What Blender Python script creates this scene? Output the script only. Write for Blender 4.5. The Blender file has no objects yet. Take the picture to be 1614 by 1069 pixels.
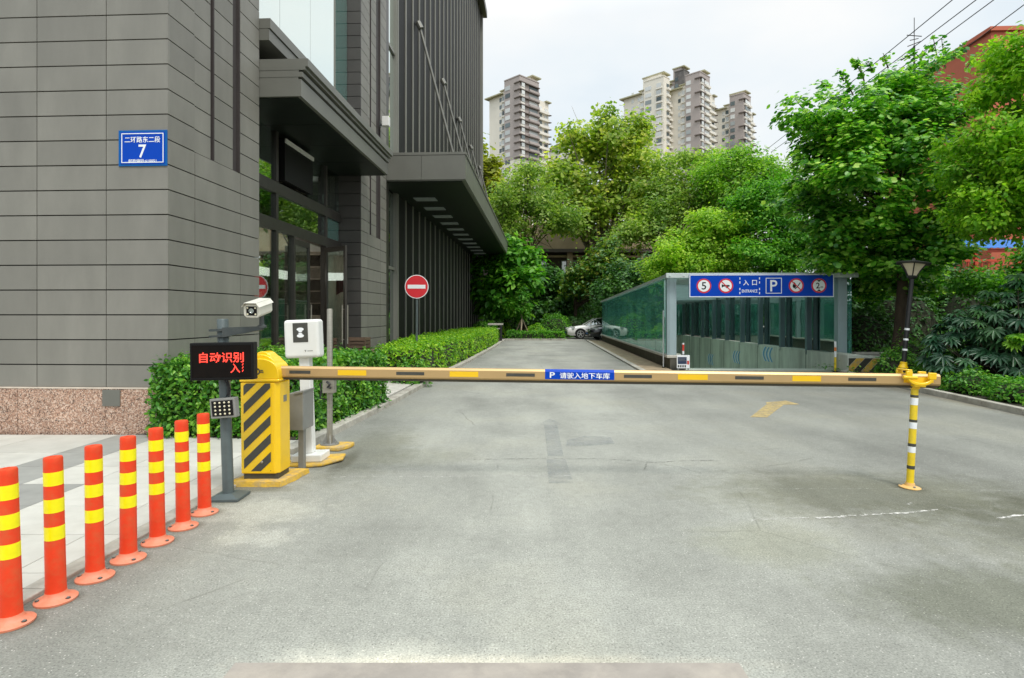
import bpy, bmesh, math, random
import numpy as np
from mathutils import Vector, Matrix

# ------------------------------------------------------------------ camera, sky, sun, exposure
S = bpy.context.scene
COL = S.collection
R = math.radians
F = 930.0            # focal length in pixels of the 1614 px wide photograph
EYE = 1.5
cam_d = bpy.data.cameras.new('camera')
cam = bpy.data.objects.new('camera', cam_d)
COL.objects.link(cam)
cam.location = (0, 0, EYE)
cam.rotation_euler = (R(90), 0, 0)
cam_d.sensor_width = 36
cam_d.lens = F / 1614 * 36
cam_d.shift_y = -36.5 / 1614
cam_d.clip_start = 0.05
cam_d.clip_end = 5000
S.camera = cam

SUN_EL, SUN_AZ = R(58), R(152)       # azimuth: clockwise from +Y
W = bpy.data.worlds.new('World')
S.world = W
W.use_nodes = True
wt = W.node_tree
wt.nodes.clear()


def N(nt, typ, ins=None, **props):
    n = nt.nodes.new(typ)
    for k, v in props.items():
        setattr(n, k, v)
    for k, v in (ins or {}).items():
        s = n.inputs[k]
        if isinstance(v, bpy.types.NodeSocket):
            nt.links.new(v, s)
        else:
            s.default_value = v
    return n


def ramp(nt, fac, stops, interp='LINEAR'):
    n = nt.nodes.new('ShaderNodeValToRGB')
    n.color_ramp.interpolation = interp
    els = n.color_ramp.elements
    while len(els) < len(stops):
        els.new(0.5)
    for e, (p, c) in zip(els, stops):
        e.position = p
        e.color = (c, c, c, 1) if not hasattr(c, '__len__') else (*c[:3], 1)
    nt.links.new(fac, n.inputs[0])
    return n.outputs[0]


def mixc(nt, fac, a, b, blend='MIX'):
    n = nt.nodes.new('ShaderNodeMix')
    n.data_type = 'RGBA'
    n.blend_type = blend
    for s, v in ((n.inputs[0], fac), (n.inputs[6], a), (n.inputs[7], b)):
        if isinstance(v, bpy.types.NodeSocket):
            nt.links.new(v, s)
        elif hasattr(v, '__len__'):
            s.default_value = (*v[:3], 1)
        else:
            s.default_value = v
    return n.outputs[2]


def math_n(nt, op, a, b=0.0, c=None, clamp=False):
    n = nt.nodes.new('ShaderNodeMath')
    n.operation = op
    n.use_clamp = clamp
    for i, v in enumerate((a, b) if c is None else (a, b, c)):
        if isinstance(v, bpy.types.NodeSocket):
            nt.links.new(v, n.inputs[i])
        else:
            n.inputs[i].default_value = v
    return n.outputs[0]


sky = N(wt, 'ShaderNodeTexSky', sky_type='NISHITA', sun_disc=False, sun_elevation=SUN_EL, sun_rotation=SUN_AZ,
        air_density=1.2, dust_density=3.0)
tc = N(wt, 'ShaderNodeTexCoord')
sep = N(wt, 'ShaderNodeSeparateXYZ', {0: tc.outputs['Generated']})
zc = math_n(wt, 'MAXIMUM', sep.outputs[2], 0.0)
# overcast dome: brighter towards the zenith
dome = ramp(wt, zc, [(0.0, 0.262), (0.12, 0.258), (0.45, 0.262), (0.7, 0.47), (1.0, 0.65)])
zz = math_n(wt, 'ADD', zc, 0.25)
dv = N(wt, 'ShaderNodeVectorMath', {0: tc.outputs['Generated']}, operation='SCALE')
wt.links.new(math_n(wt, 'DIVIDE', 1.0, zz), dv.inputs['Scale'])
cl = N(wt, 'ShaderNodeTexNoise', {'Vector': dv.outputs[0], 'Scale': 1.3, 'Detail': 5.0, 'Roughness': 0.5})
cloud = ramp(wt, cl.outputs[0], [(0.3, (0.74, 0.86, 0.95)), (0.5, (0.92, 0.985, 1.02)), (0.7, (1.07, 1.07, 1.05))])
dcol = mixc(wt, 1.0, dome, cloud, 'MULTIPLY')
dsc = N(wt, 'ShaderNodeVectorMath', {0: dcol}, operation='SCALE')
dsc.inputs['Scale'].default_value = 28.0
fin = mixc(wt, 0.90, sky.outputs[0], dsc.outputs[0])
bg = N(wt, 'ShaderNodeBackground', {'Color': fin, 'Strength': 0.1})
wo = N(wt, 'ShaderNodeOutputWorld', {'Surface': bg.outputs[0]})

sun_d = bpy.data.lights.new('sun', 'SUN')
sun_d.energy = 1.5
sun_d.angle = R(14)
sun_d.color = (1.0, 0.96, 0.9)
sun = bpy.data.objects.new('sun', sun_d)
COL.objects.link(sun)
sdir = Vector((math.sin(SUN_AZ) * math.cos(SUN_EL), math.cos(SUN_AZ) * math.cos(SUN_EL), math.sin(SUN_EL)))
sun.rotation_euler = sdir.to_track_quat('Z', 'Y').to_euler()
sun.location = sdir * 60

S.view_settings.view_transform = 'Standard'
S.view_settings.look = 'None'
S.view_settings.gamma = 1
S.view_settings.use_curve_mapping = False
S.view_settings.exposure = 0.45
S.render.engine = 'CYCLES'
S.cycles.use_denoising = True
S.cycles.max_bounces = 8
S.cycles.transparent_max_bounces = 24
S.cycles.caustics_reflective = False
S.cycles.caustics_refractive = False

# ------------------------------------------------------------------ coordinates
TH = R(2.95)         # the building and the garage stand turned by this much from the view axis
CT, ST = math.cos(TH), math.sin(TH)


def L(a, b, z=0.0):
    """building-frame point -> world"""
    return Vector((a * CT + b * ST, -a * ST + b * CT, z))


def P(px, py, Y):
    """point of the photograph at a depth Y -> world"""
    return Vector(((px - 807) / F * Y, Y, EYE + (498 - py) / F * Y))


# ------------------------------------------------------------------ object helpers
def tag(o, label=None, cat=None, group=None, kind=None):
    for k, v in (('label', label), ('category', cat), ('group', group), ('kind', kind)):
        if v:
            o[k] = v
    return o


def thing(name, label, cat, loc=(0, 0, 0), rotz=0.0, group=None, rot=None):
    o = bpy.data.objects.new(name, None)
    COL.objects.link(o)
    o.empty_display_size = 0.2
    o.location = loc
    o.rotation_euler = rot if rot else (0, 0, rotz)
    return tag(o, label, cat, group)


def copy_tree(o, parent=None):
    c = o.copy()
    COL.objects.link(c)
    c.parent = parent
    for ch in list(o.children):
        copy_tree(ch, c)
    return c


class MB:
    def __init__(s, off=(0, 0, 0)):
        s.v, s.f, s.m = [], [], []
        s.off = Vector((off[0], off[1], off[2] if len(off) > 2 else 0))

    def add(s, vs, fs, mi=0):
        b = len(s.v)
        s.v += [tuple(Vector(p) - s.off) for p in vs]
        s.f += [[b + i for i in f] for f in fs]
        s.m += [mi] * len(fs)
        return s

    def box(s, x0, x1, y0, y1, z0, z1, mi=0):
        x0, x1 = sorted((x0, x1)); y0, y1 = sorted((y0, y1)); z0, z1 = sorted((z0, z1))
        vs = [(x0, y0, z0), (x1, y0, z0), (x1, y1, z0), (x0, y1, z0), (x0, y0, z1), (x1, y0, z1), (x1, y1, z1), (x0, y1, z1)]
        return s.add(vs, [(0, 3, 2, 1), (4, 5, 6, 7), (0, 1, 5, 4), (1, 2, 6, 5), (2, 3, 7, 6), (3, 0, 4, 7)], mi)

    def extrude(s, pts, vec, mi=0):
        """a planar polygon pushed along vec"""
        n = len(pts)
        v = Vector(vec)
        pts = [Vector(p) for p in pts]
        nor = Vector((0, 0, 0))
        for i in range(n):
            nor += (pts[i] - pts[0]).cross(pts[(i + 1) % n] - pts[0])
        if nor.dot(v) > 0:
            pts = pts[::-1]
        vs = pts + [p + v for p in pts]
        fs = [list(range(n)), list(range(2 * n - 1, n - 1, -1))]
        for i in range(n):
            j = (i + 1) % n
            fs.append((j, i, n + i, n + j))
        return s.add(vs, fs, mi)

    def xz(s, poly, y0, y1, mi=0):
        return s.extrude([(p[0], y0, p[1]) for p in poly], (0, y1 - y0, 0), mi)

    def face(s, pts, mi=0):
        return s.add(pts, [list(range(len(pts)))], mi)

    def tube(s, pts, rad, n=10, cap=True, mi=0):
        pts = [Vector(p) for p in pts]
        if not hasattr(rad, '__len__'):
            rad = [rad] * len(pts)
        vs, fs = [], []
        for i, p in enumerate(pts):
            d = (pts[min(i + 1, len(pts) - 1)] - pts[max(i - 1, 0)])
            d.normalize()
            u = d.cross(Vector((0, 0, 1)) if abs(d.z) < 0.95 else Vector((1, 0, 0)))
            u.normalize()
            w = d.cross(u)
            for k in range(n):
                a = 2 * math.pi * k / n
                vs.append(p + (u * math.cos(a) + w * math.sin(a)) * rad[i])
        for i in range(len(pts) - 1):
            for k in range(n):
                k2 = (k + 1) % n
                fs.append((i * n + k, i * n + k2, (i + 1) * n + k2, (i + 1) * n + k))
        if cap:
            fs.append(list(range(n))[::-1])
            fs.append([(len(pts) - 1) * n + k for k in range(n)])
        return s.add(vs, fs, mi)

    def lathe(s, prof, n=24, c=(0, 0, 0), mi=0, axis='z', a0=0.0):
        vs, fs = [], []
        for r, z in prof:
            for k in range(n):
                a = a0 + 2 * math.pi * k / n
                x, y = r * math.cos(a), r * math.sin(a)
                q = (x, y, z) if axis == 'z' else ((x, -z, y) if axis == 'y' else (z, x, y))
                vs.append((q[0] + c[0], q[1] + c[1], q[2] + c[2]))
        m = len(prof)
        for i in range(m - 1):
            for k in range(n):
                k2 = (k + 1) % n
                fs.append((i * n + k, i * n + k2, (i + 1) * n + k2, (i + 1) * n + k))
        if prof[0][0] > 1e-6:
            fs.append(list(range(n))[::-1])
        if prof[-1][0] > 1e-6:
            fs.append([(m - 1) * n + k for k in range(n)])
        return s.add(vs, fs, mi)

    def disc(s, cx, cz, r, y, th=0.004, n=32, mi=0):
        """disc facing -y"""
        return s.xz([(cx + r * math.cos(2 * math.pi * k / n), cz + r * math.sin(2 * math.pi * k / n)) for k in range(n)], y, y - th, mi)

    def ring(s, cx, cz, r0, r1, y, th=0.004, n=32, mi=0):
        vs = []
        for k in range(n):
            a = 2 * math.pi * k / n
            c, q = math.cos(a), math.sin(a)
            vs += [(cx + r0 * c, y - th, cz + r0 * q), (cx + r1 * c, y - th, cz + r1 * q),
                   (cx + r0 * c, y, cz + r0 * q), (cx + r1 * c, y, cz + r1 * q)]
        fs = []
        for k in range(n):
            a, b = 4 * k, 4 * ((k + 1) % n)
            fs += [(a, b, b + 1, a + 1), (a + 1, b + 1, b + 3, a + 3), (a, a + 2, b + 2, b)]
        return s.add(vs, fs, mi)

    def frame(s, x0, x1, z0, z1, w, y, th=0.004, mi=0):
        s.box(x0, x1, y - th, y, z0, z0 + w, mi)
        s.box(x0, x1, y - th, y, z1 - w, z1, mi)
        s.box(x0, x0 + w, y - th, y, z0 + w, z1 - w, mi)
        return s.box(x1 - w, x1, y - th, y, z0 + w, z1 - w, mi)

    def build(s, name, mat, parent=None, smooth=None, bevel=0.0, loc=None, seg=2):
        me = bpy.data.meshes.new(name)
        me.from_pydata(s.v, [], s.f)
        for m in (mat if isinstance(mat, (list, tuple)) else [mat]):
            me.materials.append(m)
        if any(s.m):
            me.polygons.foreach_set('material_index', s.m)
        me.update()
        if smooth:
            me.polygons.foreach_set('use_smooth', [True] * len(s.f))
            me.set_sharp_from_angle(angle=R(smooth))
        o = bpy.data.objects.new(name, me)
        COL.objects.link(o)
        if parent:
            o.parent = parent
        if loc is not None:
            o.location = loc
        if bevel:
            b = o.modifiers.new('bevel', 'BEVEL')
            b.width = bevel
            b.segments = seg
            b.limit_method = 'ANGLE'
            b.angle_limit = R(40)
        return o


def text(body, name, mat, parent, cx, cz, y, w=None, h=None, slant=0.0):
    """flat lettering facing -y, centred on (cx, cz)"""
    c = bpy.data.curves.new('t', 'FONT')
    c.body = body
    c.resolution_u = 3
    c.offset = 0.012
    o = bpy.data.objects.new('t', c)
    COL.objects.link(o)
    bpy.context.view_layer.update()
    me = bpy.data.meshes.new_from_object(o.evaluated_get(bpy.context.evaluated_depsgraph_get()))
    bpy.data.objects.remove(o)
    bpy.data.curves.remove(c)
    n = len(me.vertices)
    co = np.empty(n * 3)
    me.vertices.foreach_get('co', co)
    co = co.reshape(-1, 3)
    lo, hi = co[:, :2].min(0), co[:, :2].max(0)
    sx = w / (hi[0] - lo[0]) if w else None
    sz = h / (hi[1] - lo[1]) if h else sx
    sx = sx or sz
    out = np.empty_like(co)
    out[:, 0] = cx + (co[:, 0] - (lo[0] + hi[0]) / 2) * sx
    out[:, 2] = cz + (co[:, 1] - (lo[1] + hi[1]) / 2) * sz
    out[:, 1] = y
    me.vertices.foreach_set('co', out.ravel())
    me.materials.clear()
    me.materials.append(mat)
    me.name = name
    me.update()
    ob = bpy.data.objects.new(name, me)
    COL.objects.link(ob)
    ob.parent = parent
    return ob


def clip_poly(poly, a, b, c):
    """keep a*x+b*y<=c"""
    out = []
    for i in range(len(poly)):
        p, q = poly[i], poly[(i + 1) % len(poly)]
        dp, dq = a * p[0] + b * p[1] - c, a * q[0] + b * q[1] - c
        if dp <= 0:
            out.append(p)
        if dp * dq < 0:
            t = dp / (dp - dq)
            out.append((p[0] + (q[0] - p[0]) * t, p[1] + (q[1] - p[1]) * t))
    return out


# ------------------------------------------------------------------ materials
def newmat(name):
    m = bpy.data.materials.new(name)
    m.use_nodes = True
    m.node_tree.nodes.clear()
    return m, m.node_tree


def out(nt, sh):
    N(nt, 'ShaderNodeOutputMaterial', {'Surface': sh})


def mat(name, col, rough=0.6, metal=0.0, var=0.15, scale=6.0, bump=0.0, bscale=60.0, spec=0.5, island=0.0,
        dirt=None, dscale=2.0, damt=0.5, emit=None, estr=1.0, coat=0.0, stretch=None):
    m, nt = newmat(name)
    co = N(nt, 'ShaderNodeTexCoord').outputs['Object']
    if stretch:
        co = N(nt, 'ShaderNodeMapping', {'Vector': co, 'Scale': stretch}).outputs[0]
    c = None
    if var:
        no = N(nt, 'ShaderNodeTexNoise', {'Vector': co, 'Scale': scale, 'Detail': 6.0, 'Roughness': 0.6})
        k = ramp(nt, no.outputs[0], [(0.3, 1 - var), (0.7, 1 + var)])
        c = mixc(nt, 1.0, (*col, 1), k, 'MULTIPLY')
    else:
        c = mixc(nt, 0.0, col, col)
    if island:
        g = N(nt, 'ShaderNodeNewGeometry')
        k = ramp(nt, g.outputs['Random Per Island'], [(0.0, 1 - island), (1.0, 1 + island)])
        c = mixc(nt, 1.0, c, k, 'MULTIPLY')
    if dirt:
        no = N(nt, 'ShaderNodeTexNoise', {'Vector': co, 'Scale': dscale, 'Detail': 8.0, 'Roughness': 0.7})
        k = ramp(nt, no.outputs[0], [(0.45, 0.0), (0.7, damt)])
        c = mixc(nt, k, c, dirt)
    b = N(nt, 'ShaderNodeBsdfPrincipled', {'Base Color': c, 'Roughness': rough, 'Metallic': metal,
                                           'Specular IOR Level': spec, 'Coat Weight': coat})
    if emit:
        b.inputs['Emission Color'].default_value = (*emit, 1)
        b.inputs['Emission Strength'].default_value = estr
    if bump:
        no = N(nt, 'ShaderNodeTexNoise', {'Vector': co, 'Scale': bscale, 'Detail': 4.0})
        bp = N(nt, 'ShaderNodeBump', {'Height': no.outputs[0], 'Strength': bump, 'Distance': 0.01})
        nt.links.new(bp.outputs[0], b.inputs['Normal'])
    out(nt, b.outputs[0])
    return m


def wornmat(name, col, cover, scale, rough=0.85):
    """worn paint: the road shows through where it has rubbed off"""
    m, nt = newmat(name)
    pos = N(nt, 'ShaderNodeNewGeometry').outputs['Position']
    no = N(nt, 'ShaderNodeTexNoise', {'Vector': pos, 'Scale': scale, 'Detail': 9.0, 'Roughness': 0.75})
    n2 = N(nt, 'ShaderNodeTexNoise', {'Vector': pos, 'Scale': 70.0, 'Detail': 3.0})
    b = N(nt, 'ShaderNodeBsdfPrincipled', {'Base Color': mixc(nt, 1.0, (*col, 1), ramp(nt, n2.outputs[0], [(0.3, 0.8), (0.7, 1.2)]), 'MULTIPLY'), 'Roughness': rough})
    t = N(nt, 'ShaderNodeBsdfTransparent')
    k = ramp(nt, no.outputs[0], [(0.36, cover[0]), (0.62, cover[1])])
    out(nt, N(nt, 'ShaderNodeMixShader', {0: k, 1: t.outputs[0], 2: b.outputs[0]}).outputs[0])
    return m


def leafmat(name, cols, rough=0.5, trans=0.35, clump=1.2):
    """leaf to leaf and bough to bough differences of leaf colour"""
    m, nt = newmat(name)
    g = N(nt, 'ShaderNodeNewGeometry')
    n = len(cols)
    c = ramp(nt, g.outputs['Random Per Island'], [(i / (n - 1), k) for i, k in enumerate(cols)])
    co = N(nt, 'ShaderNodeTexCoord').outputs['Object']
    no = N(nt, 'ShaderNodeTexNoise', {'Vector': co, 'Scale': clump, 'Detail': 2.0})
    k = ramp(nt, no.outputs[0], [(0.35, (0.75, 0.82, 0.9)), (0.65, (1.25, 1.15, 0.9))])
    c = mixc(nt, 1.0, c, k, 'MULTIPLY')
    b = N(nt, 'ShaderNodeBsdfPrincipled', {'Base Color': c, 'Roughness': rough, 'Specular IOR Level': 0.35})
    t = N(nt, 'ShaderNodeBsdfTranslucent', {'Color': mixc(nt, 1.0, c, (1.25, 1.35, 0.6), 'MULTIPLY')})
    mx = N(nt, 'ShaderNodeMixShader', {0: trans, 1: b.outputs[0], 2: t.outputs[0]})
    out(nt, mx.outputs[0])
    return m


def glass(name, tint, refl=0.4, rough=0.02, dark=None, dmix=0.0, fw=0.5):
    """window glass: mirror coat over tinted see-through (and an opaque share for coated panes)"""
    m, nt = newmat(name)
    tr = N(nt, 'ShaderNodeBsdfTransparent', {'Color': (*tint, 1)})
    base = tr.outputs[0]
    if dark:
        d = N(nt, 'ShaderNodeBsdfDiffuse', {'Color': (*dark, 1)})
        base = N(nt, 'ShaderNodeMixShader', {0: dmix, 1: base, 2: d.outputs[0]}).outputs[0]
    co = N(nt, 'ShaderNodeTexCoord').outputs['Object']
    no = N(nt, 'ShaderNodeTexNoise', {'Vector': co, 'Scale': 0.9, 'Detail': 1.0})
    bp = N(nt, 'ShaderNodeBump', {'Height': no.outputs[0], 'Strength': 0.05, 'Distance': 0.05})
    gl = N(nt, 'ShaderNodeBsdfGlossy', {'Color': (0.88, 0.96, 0.93, 1), 'Roughness': rough, 'Normal': bp.outputs[0]})
    lw = N(nt, 'ShaderNodeLayerWeight', {'Blend': 0.35})
    fac = math_n(nt, 'MULTIPLY_ADD', lw.outputs['Facing'], fw, refl * 0.75, clamp=True)
    mx = N(nt, 'ShaderNodeMixShader', {0: fac, 1: base, 2: gl.outputs[0]})
    out(nt, mx.outputs[0])
    return m


def granite(name, cols, scale=90.0, rough=0.45):
    m, nt = newmat(name)
    co = N(nt, 'ShaderNodeTexCoord').outputs['Object']
    v = N(nt, 'ShaderNodeTexVoronoi', {'Vector': co, 'Scale': scale})
    sp = N(nt, 'ShaderNodeSeparateColor', {0: v.outputs['Color']})
    n = len(cols)
    c = ramp(nt, sp.outputs[0], [(i / (n - 1), k) for i, k in enumerate(cols)])
    no = N(nt, 'ShaderNodeTexNoise', {'Vector': co, 'Scale': 2.0, 'Detail': 5.0})
    c = mixc(nt, 1.0, c, ramp(nt, no.outputs[0], [(0.3, 0.85), (0.7, 1.12)]), 'MULTIPLY')
    b = N(nt, 'ShaderNodeBsdfPrincipled', {'Base Color': c, 'Roughness': rough})
    out(nt, b.outputs[0])
    return m


M = {}
M['stone'] = mat('grey_stone_panel', (0.208, 0.201, 0.174), 0.55, var=0.13, scale=2.2, island=0.09, dirt=(0.19, 0.185, 0.16), dscale=1.3, damt=0.7, bump=0.1, bscale=120, stretch=(1, 1, 0.35))
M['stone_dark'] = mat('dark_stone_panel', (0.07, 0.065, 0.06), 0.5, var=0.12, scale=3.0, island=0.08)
M['joint'] = mat('dark_joint', (0.03, 0.028, 0.026), 0.9)
M['granite'] = granite('pink_granite', [(0.05, 0.035, 0.03), (0.36, 0.20, 0.13), (0.50, 0.31, 0.22), (0.66, 0.52, 0.42), (0.22, 0.13, 0.09), (0.45, 0.28, 0.2)], 80)
M['granite_cap'] = mat('pale_granite_edge', (0.6, 0.52, 0.43), 0.5)
M['alu'] = mat('dark_grey_aluminium', (0.10, 0.098, 0.088), 0.45, 0.3, var=0.08, scale=2)
M['alu_light'] = mat('grey_aluminium_fascia', (0.165, 0.165, 0.142), 0.42, 0.2, var=0.08, scale=1.5, island=0.03)
M['fin'] = mat('louvre_aluminium', (0.25, 0.248, 0.215), 0.45, 0.3, var=0.06, scale=1)
M['darkwall'] = mat('dark_wall_panel', (0.012, 0.012, 0.011), 0.6, var=0.2, spec=0.15)
M['frame'] = mat('dark_bronze_frame', (0.06, 0.055, 0.048), 0.4, 0.4)
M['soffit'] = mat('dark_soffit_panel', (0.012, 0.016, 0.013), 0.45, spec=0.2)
M['soffit_light'] = mat('frosted_soffit_light', (0.20, 0.22, 0.205), 0.5, emit=(0.85, 1.0, 0.92), estr=0.012)
M['glass_sky'] = glass('pale_coated_glass', (0.2, 0.3, 0.3), 0.85, 0.01, dark=(0.45, 0.55, 0.53), dmix=0.8)
M['glass_teal'] = glass('teal_coated_glass', (0.15, 0.3, 0.3), 0.5, 0.01, dark=(0.12, 0.30, 0.26), dmix=0.85)
M['glass_clear'] = glass('shop_glass', (0.78, 0.84, 0.80), 0.16, 0.01)
M['glass_green'] = glass('green_canopy_glass', (0.5, 0.82, 0.72), 0.27, 0.015, dark=(0.15, 0.45, 0.39), dmix=0.42, fw=0.2)
M['glass_deep'] = glass('deep_green_glass', (0.25, 0.45, 0.40), 0.34, 0.015, dark=(0.012, 0.05, 0.045), dmix=0.6)
M['column_steel'] = mat('blue_grey_column_steel', (0.15, 0.215, 0.235), 0.45, 0.15, var=0.08)
M['glass_roof'] = glass('green_roof_glass', (0.86, 0.96, 0.92), 0.06, 0.03)
M['glass_dark'] = glass('dark_window_glass', (0.1, 0.12, 0.12), 0.35, 0.02, dark=(0.02, 0.025, 0.025), dmix=0.8)
M['interior'] = mat('beige_interior', (0.60, 0.52, 0.42), 0.7)
M['interior_white'] = mat('white_interior', (0.75, 0.75, 0.7), 0.6)
M['curtain'] = mat('dark_red_curtain', (0.16, 0.035, 0.04), 0.9, var=0.3, scale=12)
M['wood'] = mat('weathered_brown_slats', (0.11, 0.07, 0.045), 0.7, var=0.3, scale=8, island=0.2, stretch=(1, 1, 6))
M['white'] = mat('white_powder_coat', (0.76, 0.76, 0.72), 0.4, var=0.05)
M['offwhite'] = mat('cream_plastic', (0.66, 0.64, 0.55), 0.45, var=0.06)
M['black'] = mat('black_plastic', (0.008, 0.008, 0.008), 0.5, var=0.1, spec=0.2)
M['stripe_black'] = mat('dull_black_film', (0.055, 0.055, 0.045), 0.5, var=0.15, scale=20)
M['yellow'] = mat('yellow_enamel', (0.90, 0.565, 0.006), 0.33, var=0.04, scale=3, coat=0.3, dirt=(0.6, 0.36, 0.03), dscale=5, damt=0.2)
M['yellow_pole'] = mat('bright_yellow_enamel', (0.86, 0.62, 0.02), 0.35, var=0.05, dirt=(0.4, 0.3, 0.08), dscale=9, damt=0.4)
M['yellow_pad'] = mat('worn_yellow_painted_concrete', (0.68, 0.42, 0.05), 0.8, var=0.15, scale=14, bump=0.5, bscale=50, dirt=(0.3, 0.27, 0.22), dscale=9, damt=0.9)
M['orange'] = mat('orange_red_plastic', (0.78, 0.056, 0.015), 0.5, var=0.10, scale=9, dirt=(0.55, 0.14, 0.05), dscale=11, damt=0.6, spec=0.25)
M['flange'] = mat('sky_lit_dusty_orange', (0.70, 0.21, 0.11), 0.6, var=0.08, scale=14, dirt=(0.55, 0.30, 0.22), dscale=14, damt=0.5)  # paler orange: stronger sky light put into the colour, with dust
M['reflector'] = mat('yellow_reflective_tape', (0.90, 0.80, 0.0), 0.35, var=0.05, scale=30)
M['steel'] = mat('brushed_steel', (0.36, 0.34, 0.285), 0.4, 0.7, var=0.12, scale=5, stretch=(1, 1, 12))
M['galv'] = mat('grey_painted_steel', (0.27, 0.27, 0.25), 0.5, 0.3, var=0.1, scale=6)
M['darksteel'] = mat('dark_grey_painted_steel', (0.055, 0.065, 0.065), 0.42, 0.2, var=0.15, scale=10, dirt=(0.16, 0.16, 0.14), dscale=9, damt=0.3)
M['polegrey'] = mat('blue_grey_painted_steel', (0.10, 0.125, 0.125), 0.42, 0.2, var=0.12, scale=10)
M['led'] = mat('lit_red_led', (0.3, 0.01, 0.01), 0.5, var=0, emit=(1.0, 0.055, 0.03), estr=1.5)
M['lens'] = mat('led_bead', (0.75, 0.7, 0.5), 0.25, var=0)
M['gold'] = mat('gold_anodised_aluminium', (0.56, 0.375, 0.17), 0.38, 0.45, var=0.05, scale=3)
M['boom_rubber'] = mat('dark_rubber_edge', (0.05, 0.042, 0.025), 0.7)
M['sticker_yellow'] = mat('yellow_reflective_sticker', (0.87, 0.53, 0.01), 0.35, var=0.04)
M['blue'] = mat('blue_sign_face', (0.0, 0.055, 0.45), 0.4, var=0.05, scale=2, spec=0.15)
M['blue_edge'] = mat('blue_sign_rim', (0.0, 0.10, 0.36), 0.4, var=0.05, spec=0.2)
M['sign_white'] = mat('white_sign_film', (0.85, 0.87, 0.88), 0.4, var=0.02)
M['sign_red'] = mat('red_sign_film', (0.66, 0.02, 0.03), 0.4, var=0.04)
M['red'] = mat('red_paint', (0.6, 0.05, 0.03), 0.45)
M['orange_paint'] = mat('orange_band_paint', (0.72, 0.2, 0.04), 0.5)
M['garage_steel'] = mat('pale_blue_grey_steel', (0.33, 0.42, 0.44), 0.4, 0.15, var=0.06, scale=3)
M['garage_alu'] = mat('pale_aluminium_cladding', (0.55, 0.62, 0.60), 0.45, 0.2, var=0.08, scale=4)
M['rib'] = mat('ribbed_metal_ceiling', (0.34, 0.42, 0.40), 0.45, 0.3)
M['concrete'] = mat('garage_concrete', (0.62, 0.65, 0.57), 0.8, var=0.18, scale=1.2, dirt=(0.2, 0.2, 0.17), dscale=2.5, damt=0.5, bump=0.2, stretch=(1, 1, 0.25))
M['darkconcrete'] = mat('mossy_dark_plinth', (0.10, 0.095, 0.075), 0.85, var=0.25, scale=3, bump=0.3)
M['cap'] = mat('pale_stone_cap', (0.52, 0.50, 0.44), 0.75, var=0.12, scale=7, bump=0.2)
M['chevron'] = mat('blue_white_chevron', (0.10, 0.34, 0.6), 0.5)
M['kerb'] = mat('pale_granite_kerb', (0.43, 0.41, 0.35), 0.8, var=0.18, scale=9, dirt=(0.24, 0.21, 0.16), dscale=3, damt=0.7, bump=0.25, island=0.06)
M['soil'] = mat('damp_soil', (0.05, 0.043, 0.028), 0.95, var=0.4, scale=7, bump=0.9, bscale=30)
M['earth'] = mat('ground_earth', (0.075, 0.07, 0.04), 0.95, var=0.4, scale=0.7, bump=0.5, bscale=8)
M['gravel'] = mat('sandy_dirt_strip', (0.32, 0.25, 0.16), 0.95, var=0.35, scale=4, bump=0.6, bscale=30)
M['bark'] = mat('brown_bark', (0.075, 0.052, 0.036), 0.9, var=0.4, scale=9, bump=0.9, bscale=35, stretch=(1, 1, 0.25))
M['bark_pale'] = mat('pale_bark', (0.20, 0.17, 0.12), 0.85, var=0.35, scale=5, bump=0.5, bscale=25)
M['twig'] = mat('dark_twigs', (0.030, 0.034, 0.016), 0.95, var=0.5, scale=22, bump=1.0, bscale=40)
M['stake'] = mat('pale_wood_stake', (0.38, 0.30, 0.2), 0.8)
M['tower_pale'] = mat('cream_tower_render', (0.80, 0.75, 0.65), 0.8, var=0.05, scale=0.2)
M['tower_brown'] = mat('brown_tower_render', (0.43, 0.375, 0.35), 0.8, var=0.06, scale=0.2)
M['tower_white'] = mat('white_balcony_render', (0.80, 0.76, 0.68), 0.8, var=0.05, scale=0.3)
M['tower_slab'] = mat('grey_brown_slab', (0.16, 0.13, 0.115), 0.8)
M['tower_eave'] = mat('olive_roof_eave', (0.42, 0.40, 0.26), 0.8)
M['tower_glass'] = mat('tower_window_glass', (0.34, 0.40, 0.41), 0.10, var=0.3, scale=0.9, spec=0.9)
M['tower_shade'] = mat('shaded_recess_wall', (0.13, 0.12, 0.115), 0.8, var=0.3, scale=0.8)  # dark recess between tower wings: its shade put into the wall colour
M['yardwall'] = mat('shaded_yard_wall', (0.22, 0.17, 0.11), 0.9, var=0.3, scale=1.5, dirt=(0.08, 0.07, 0.05), dscale=1.2, damt=0.7)  # foliage shade over the yard wall put into a darker, blotched colour
M['beige'] = mat('beige_wall_render', (0.44, 0.35, 0.22), 0.85, var=0.1, scale=0.8, dirt=(0.26, 0.2, 0.12), dscale=0.7, damt=0.4)
M['brownwall'] = mat('grey_brown_wall', (0.115, 0.10, 0.085), 0.85, var=0.15)
M['redwall'] = mat('terracotta_painted_wall', (0.60, 0.155, 0.085), 0.8, var=0.08, scale=0.6)
M['redsteel'] = mat('red_painted_steel', (0.55, 0.07, 0.03), 0.5)
M['awning'] = mat('blue_metal_awning', (0.03, 0.19, 0.52), 0.45)
M['iron'] = mat('black_iron', (0.015, 0.015, 0.015), 0.45)
M['lamp_glass'] = mat('frosted_lamp_glass', (0.66, 0.58, 0.42), 0.4, var=0.08)
M['rubber'] = mat('tyre_rubber', (0.02, 0.02, 0.02), 0.85)
M['rim'] = mat('alloy_rim', (0.62, 0.62, 0.6), 0.3, 0.8, var=0.03)
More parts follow.
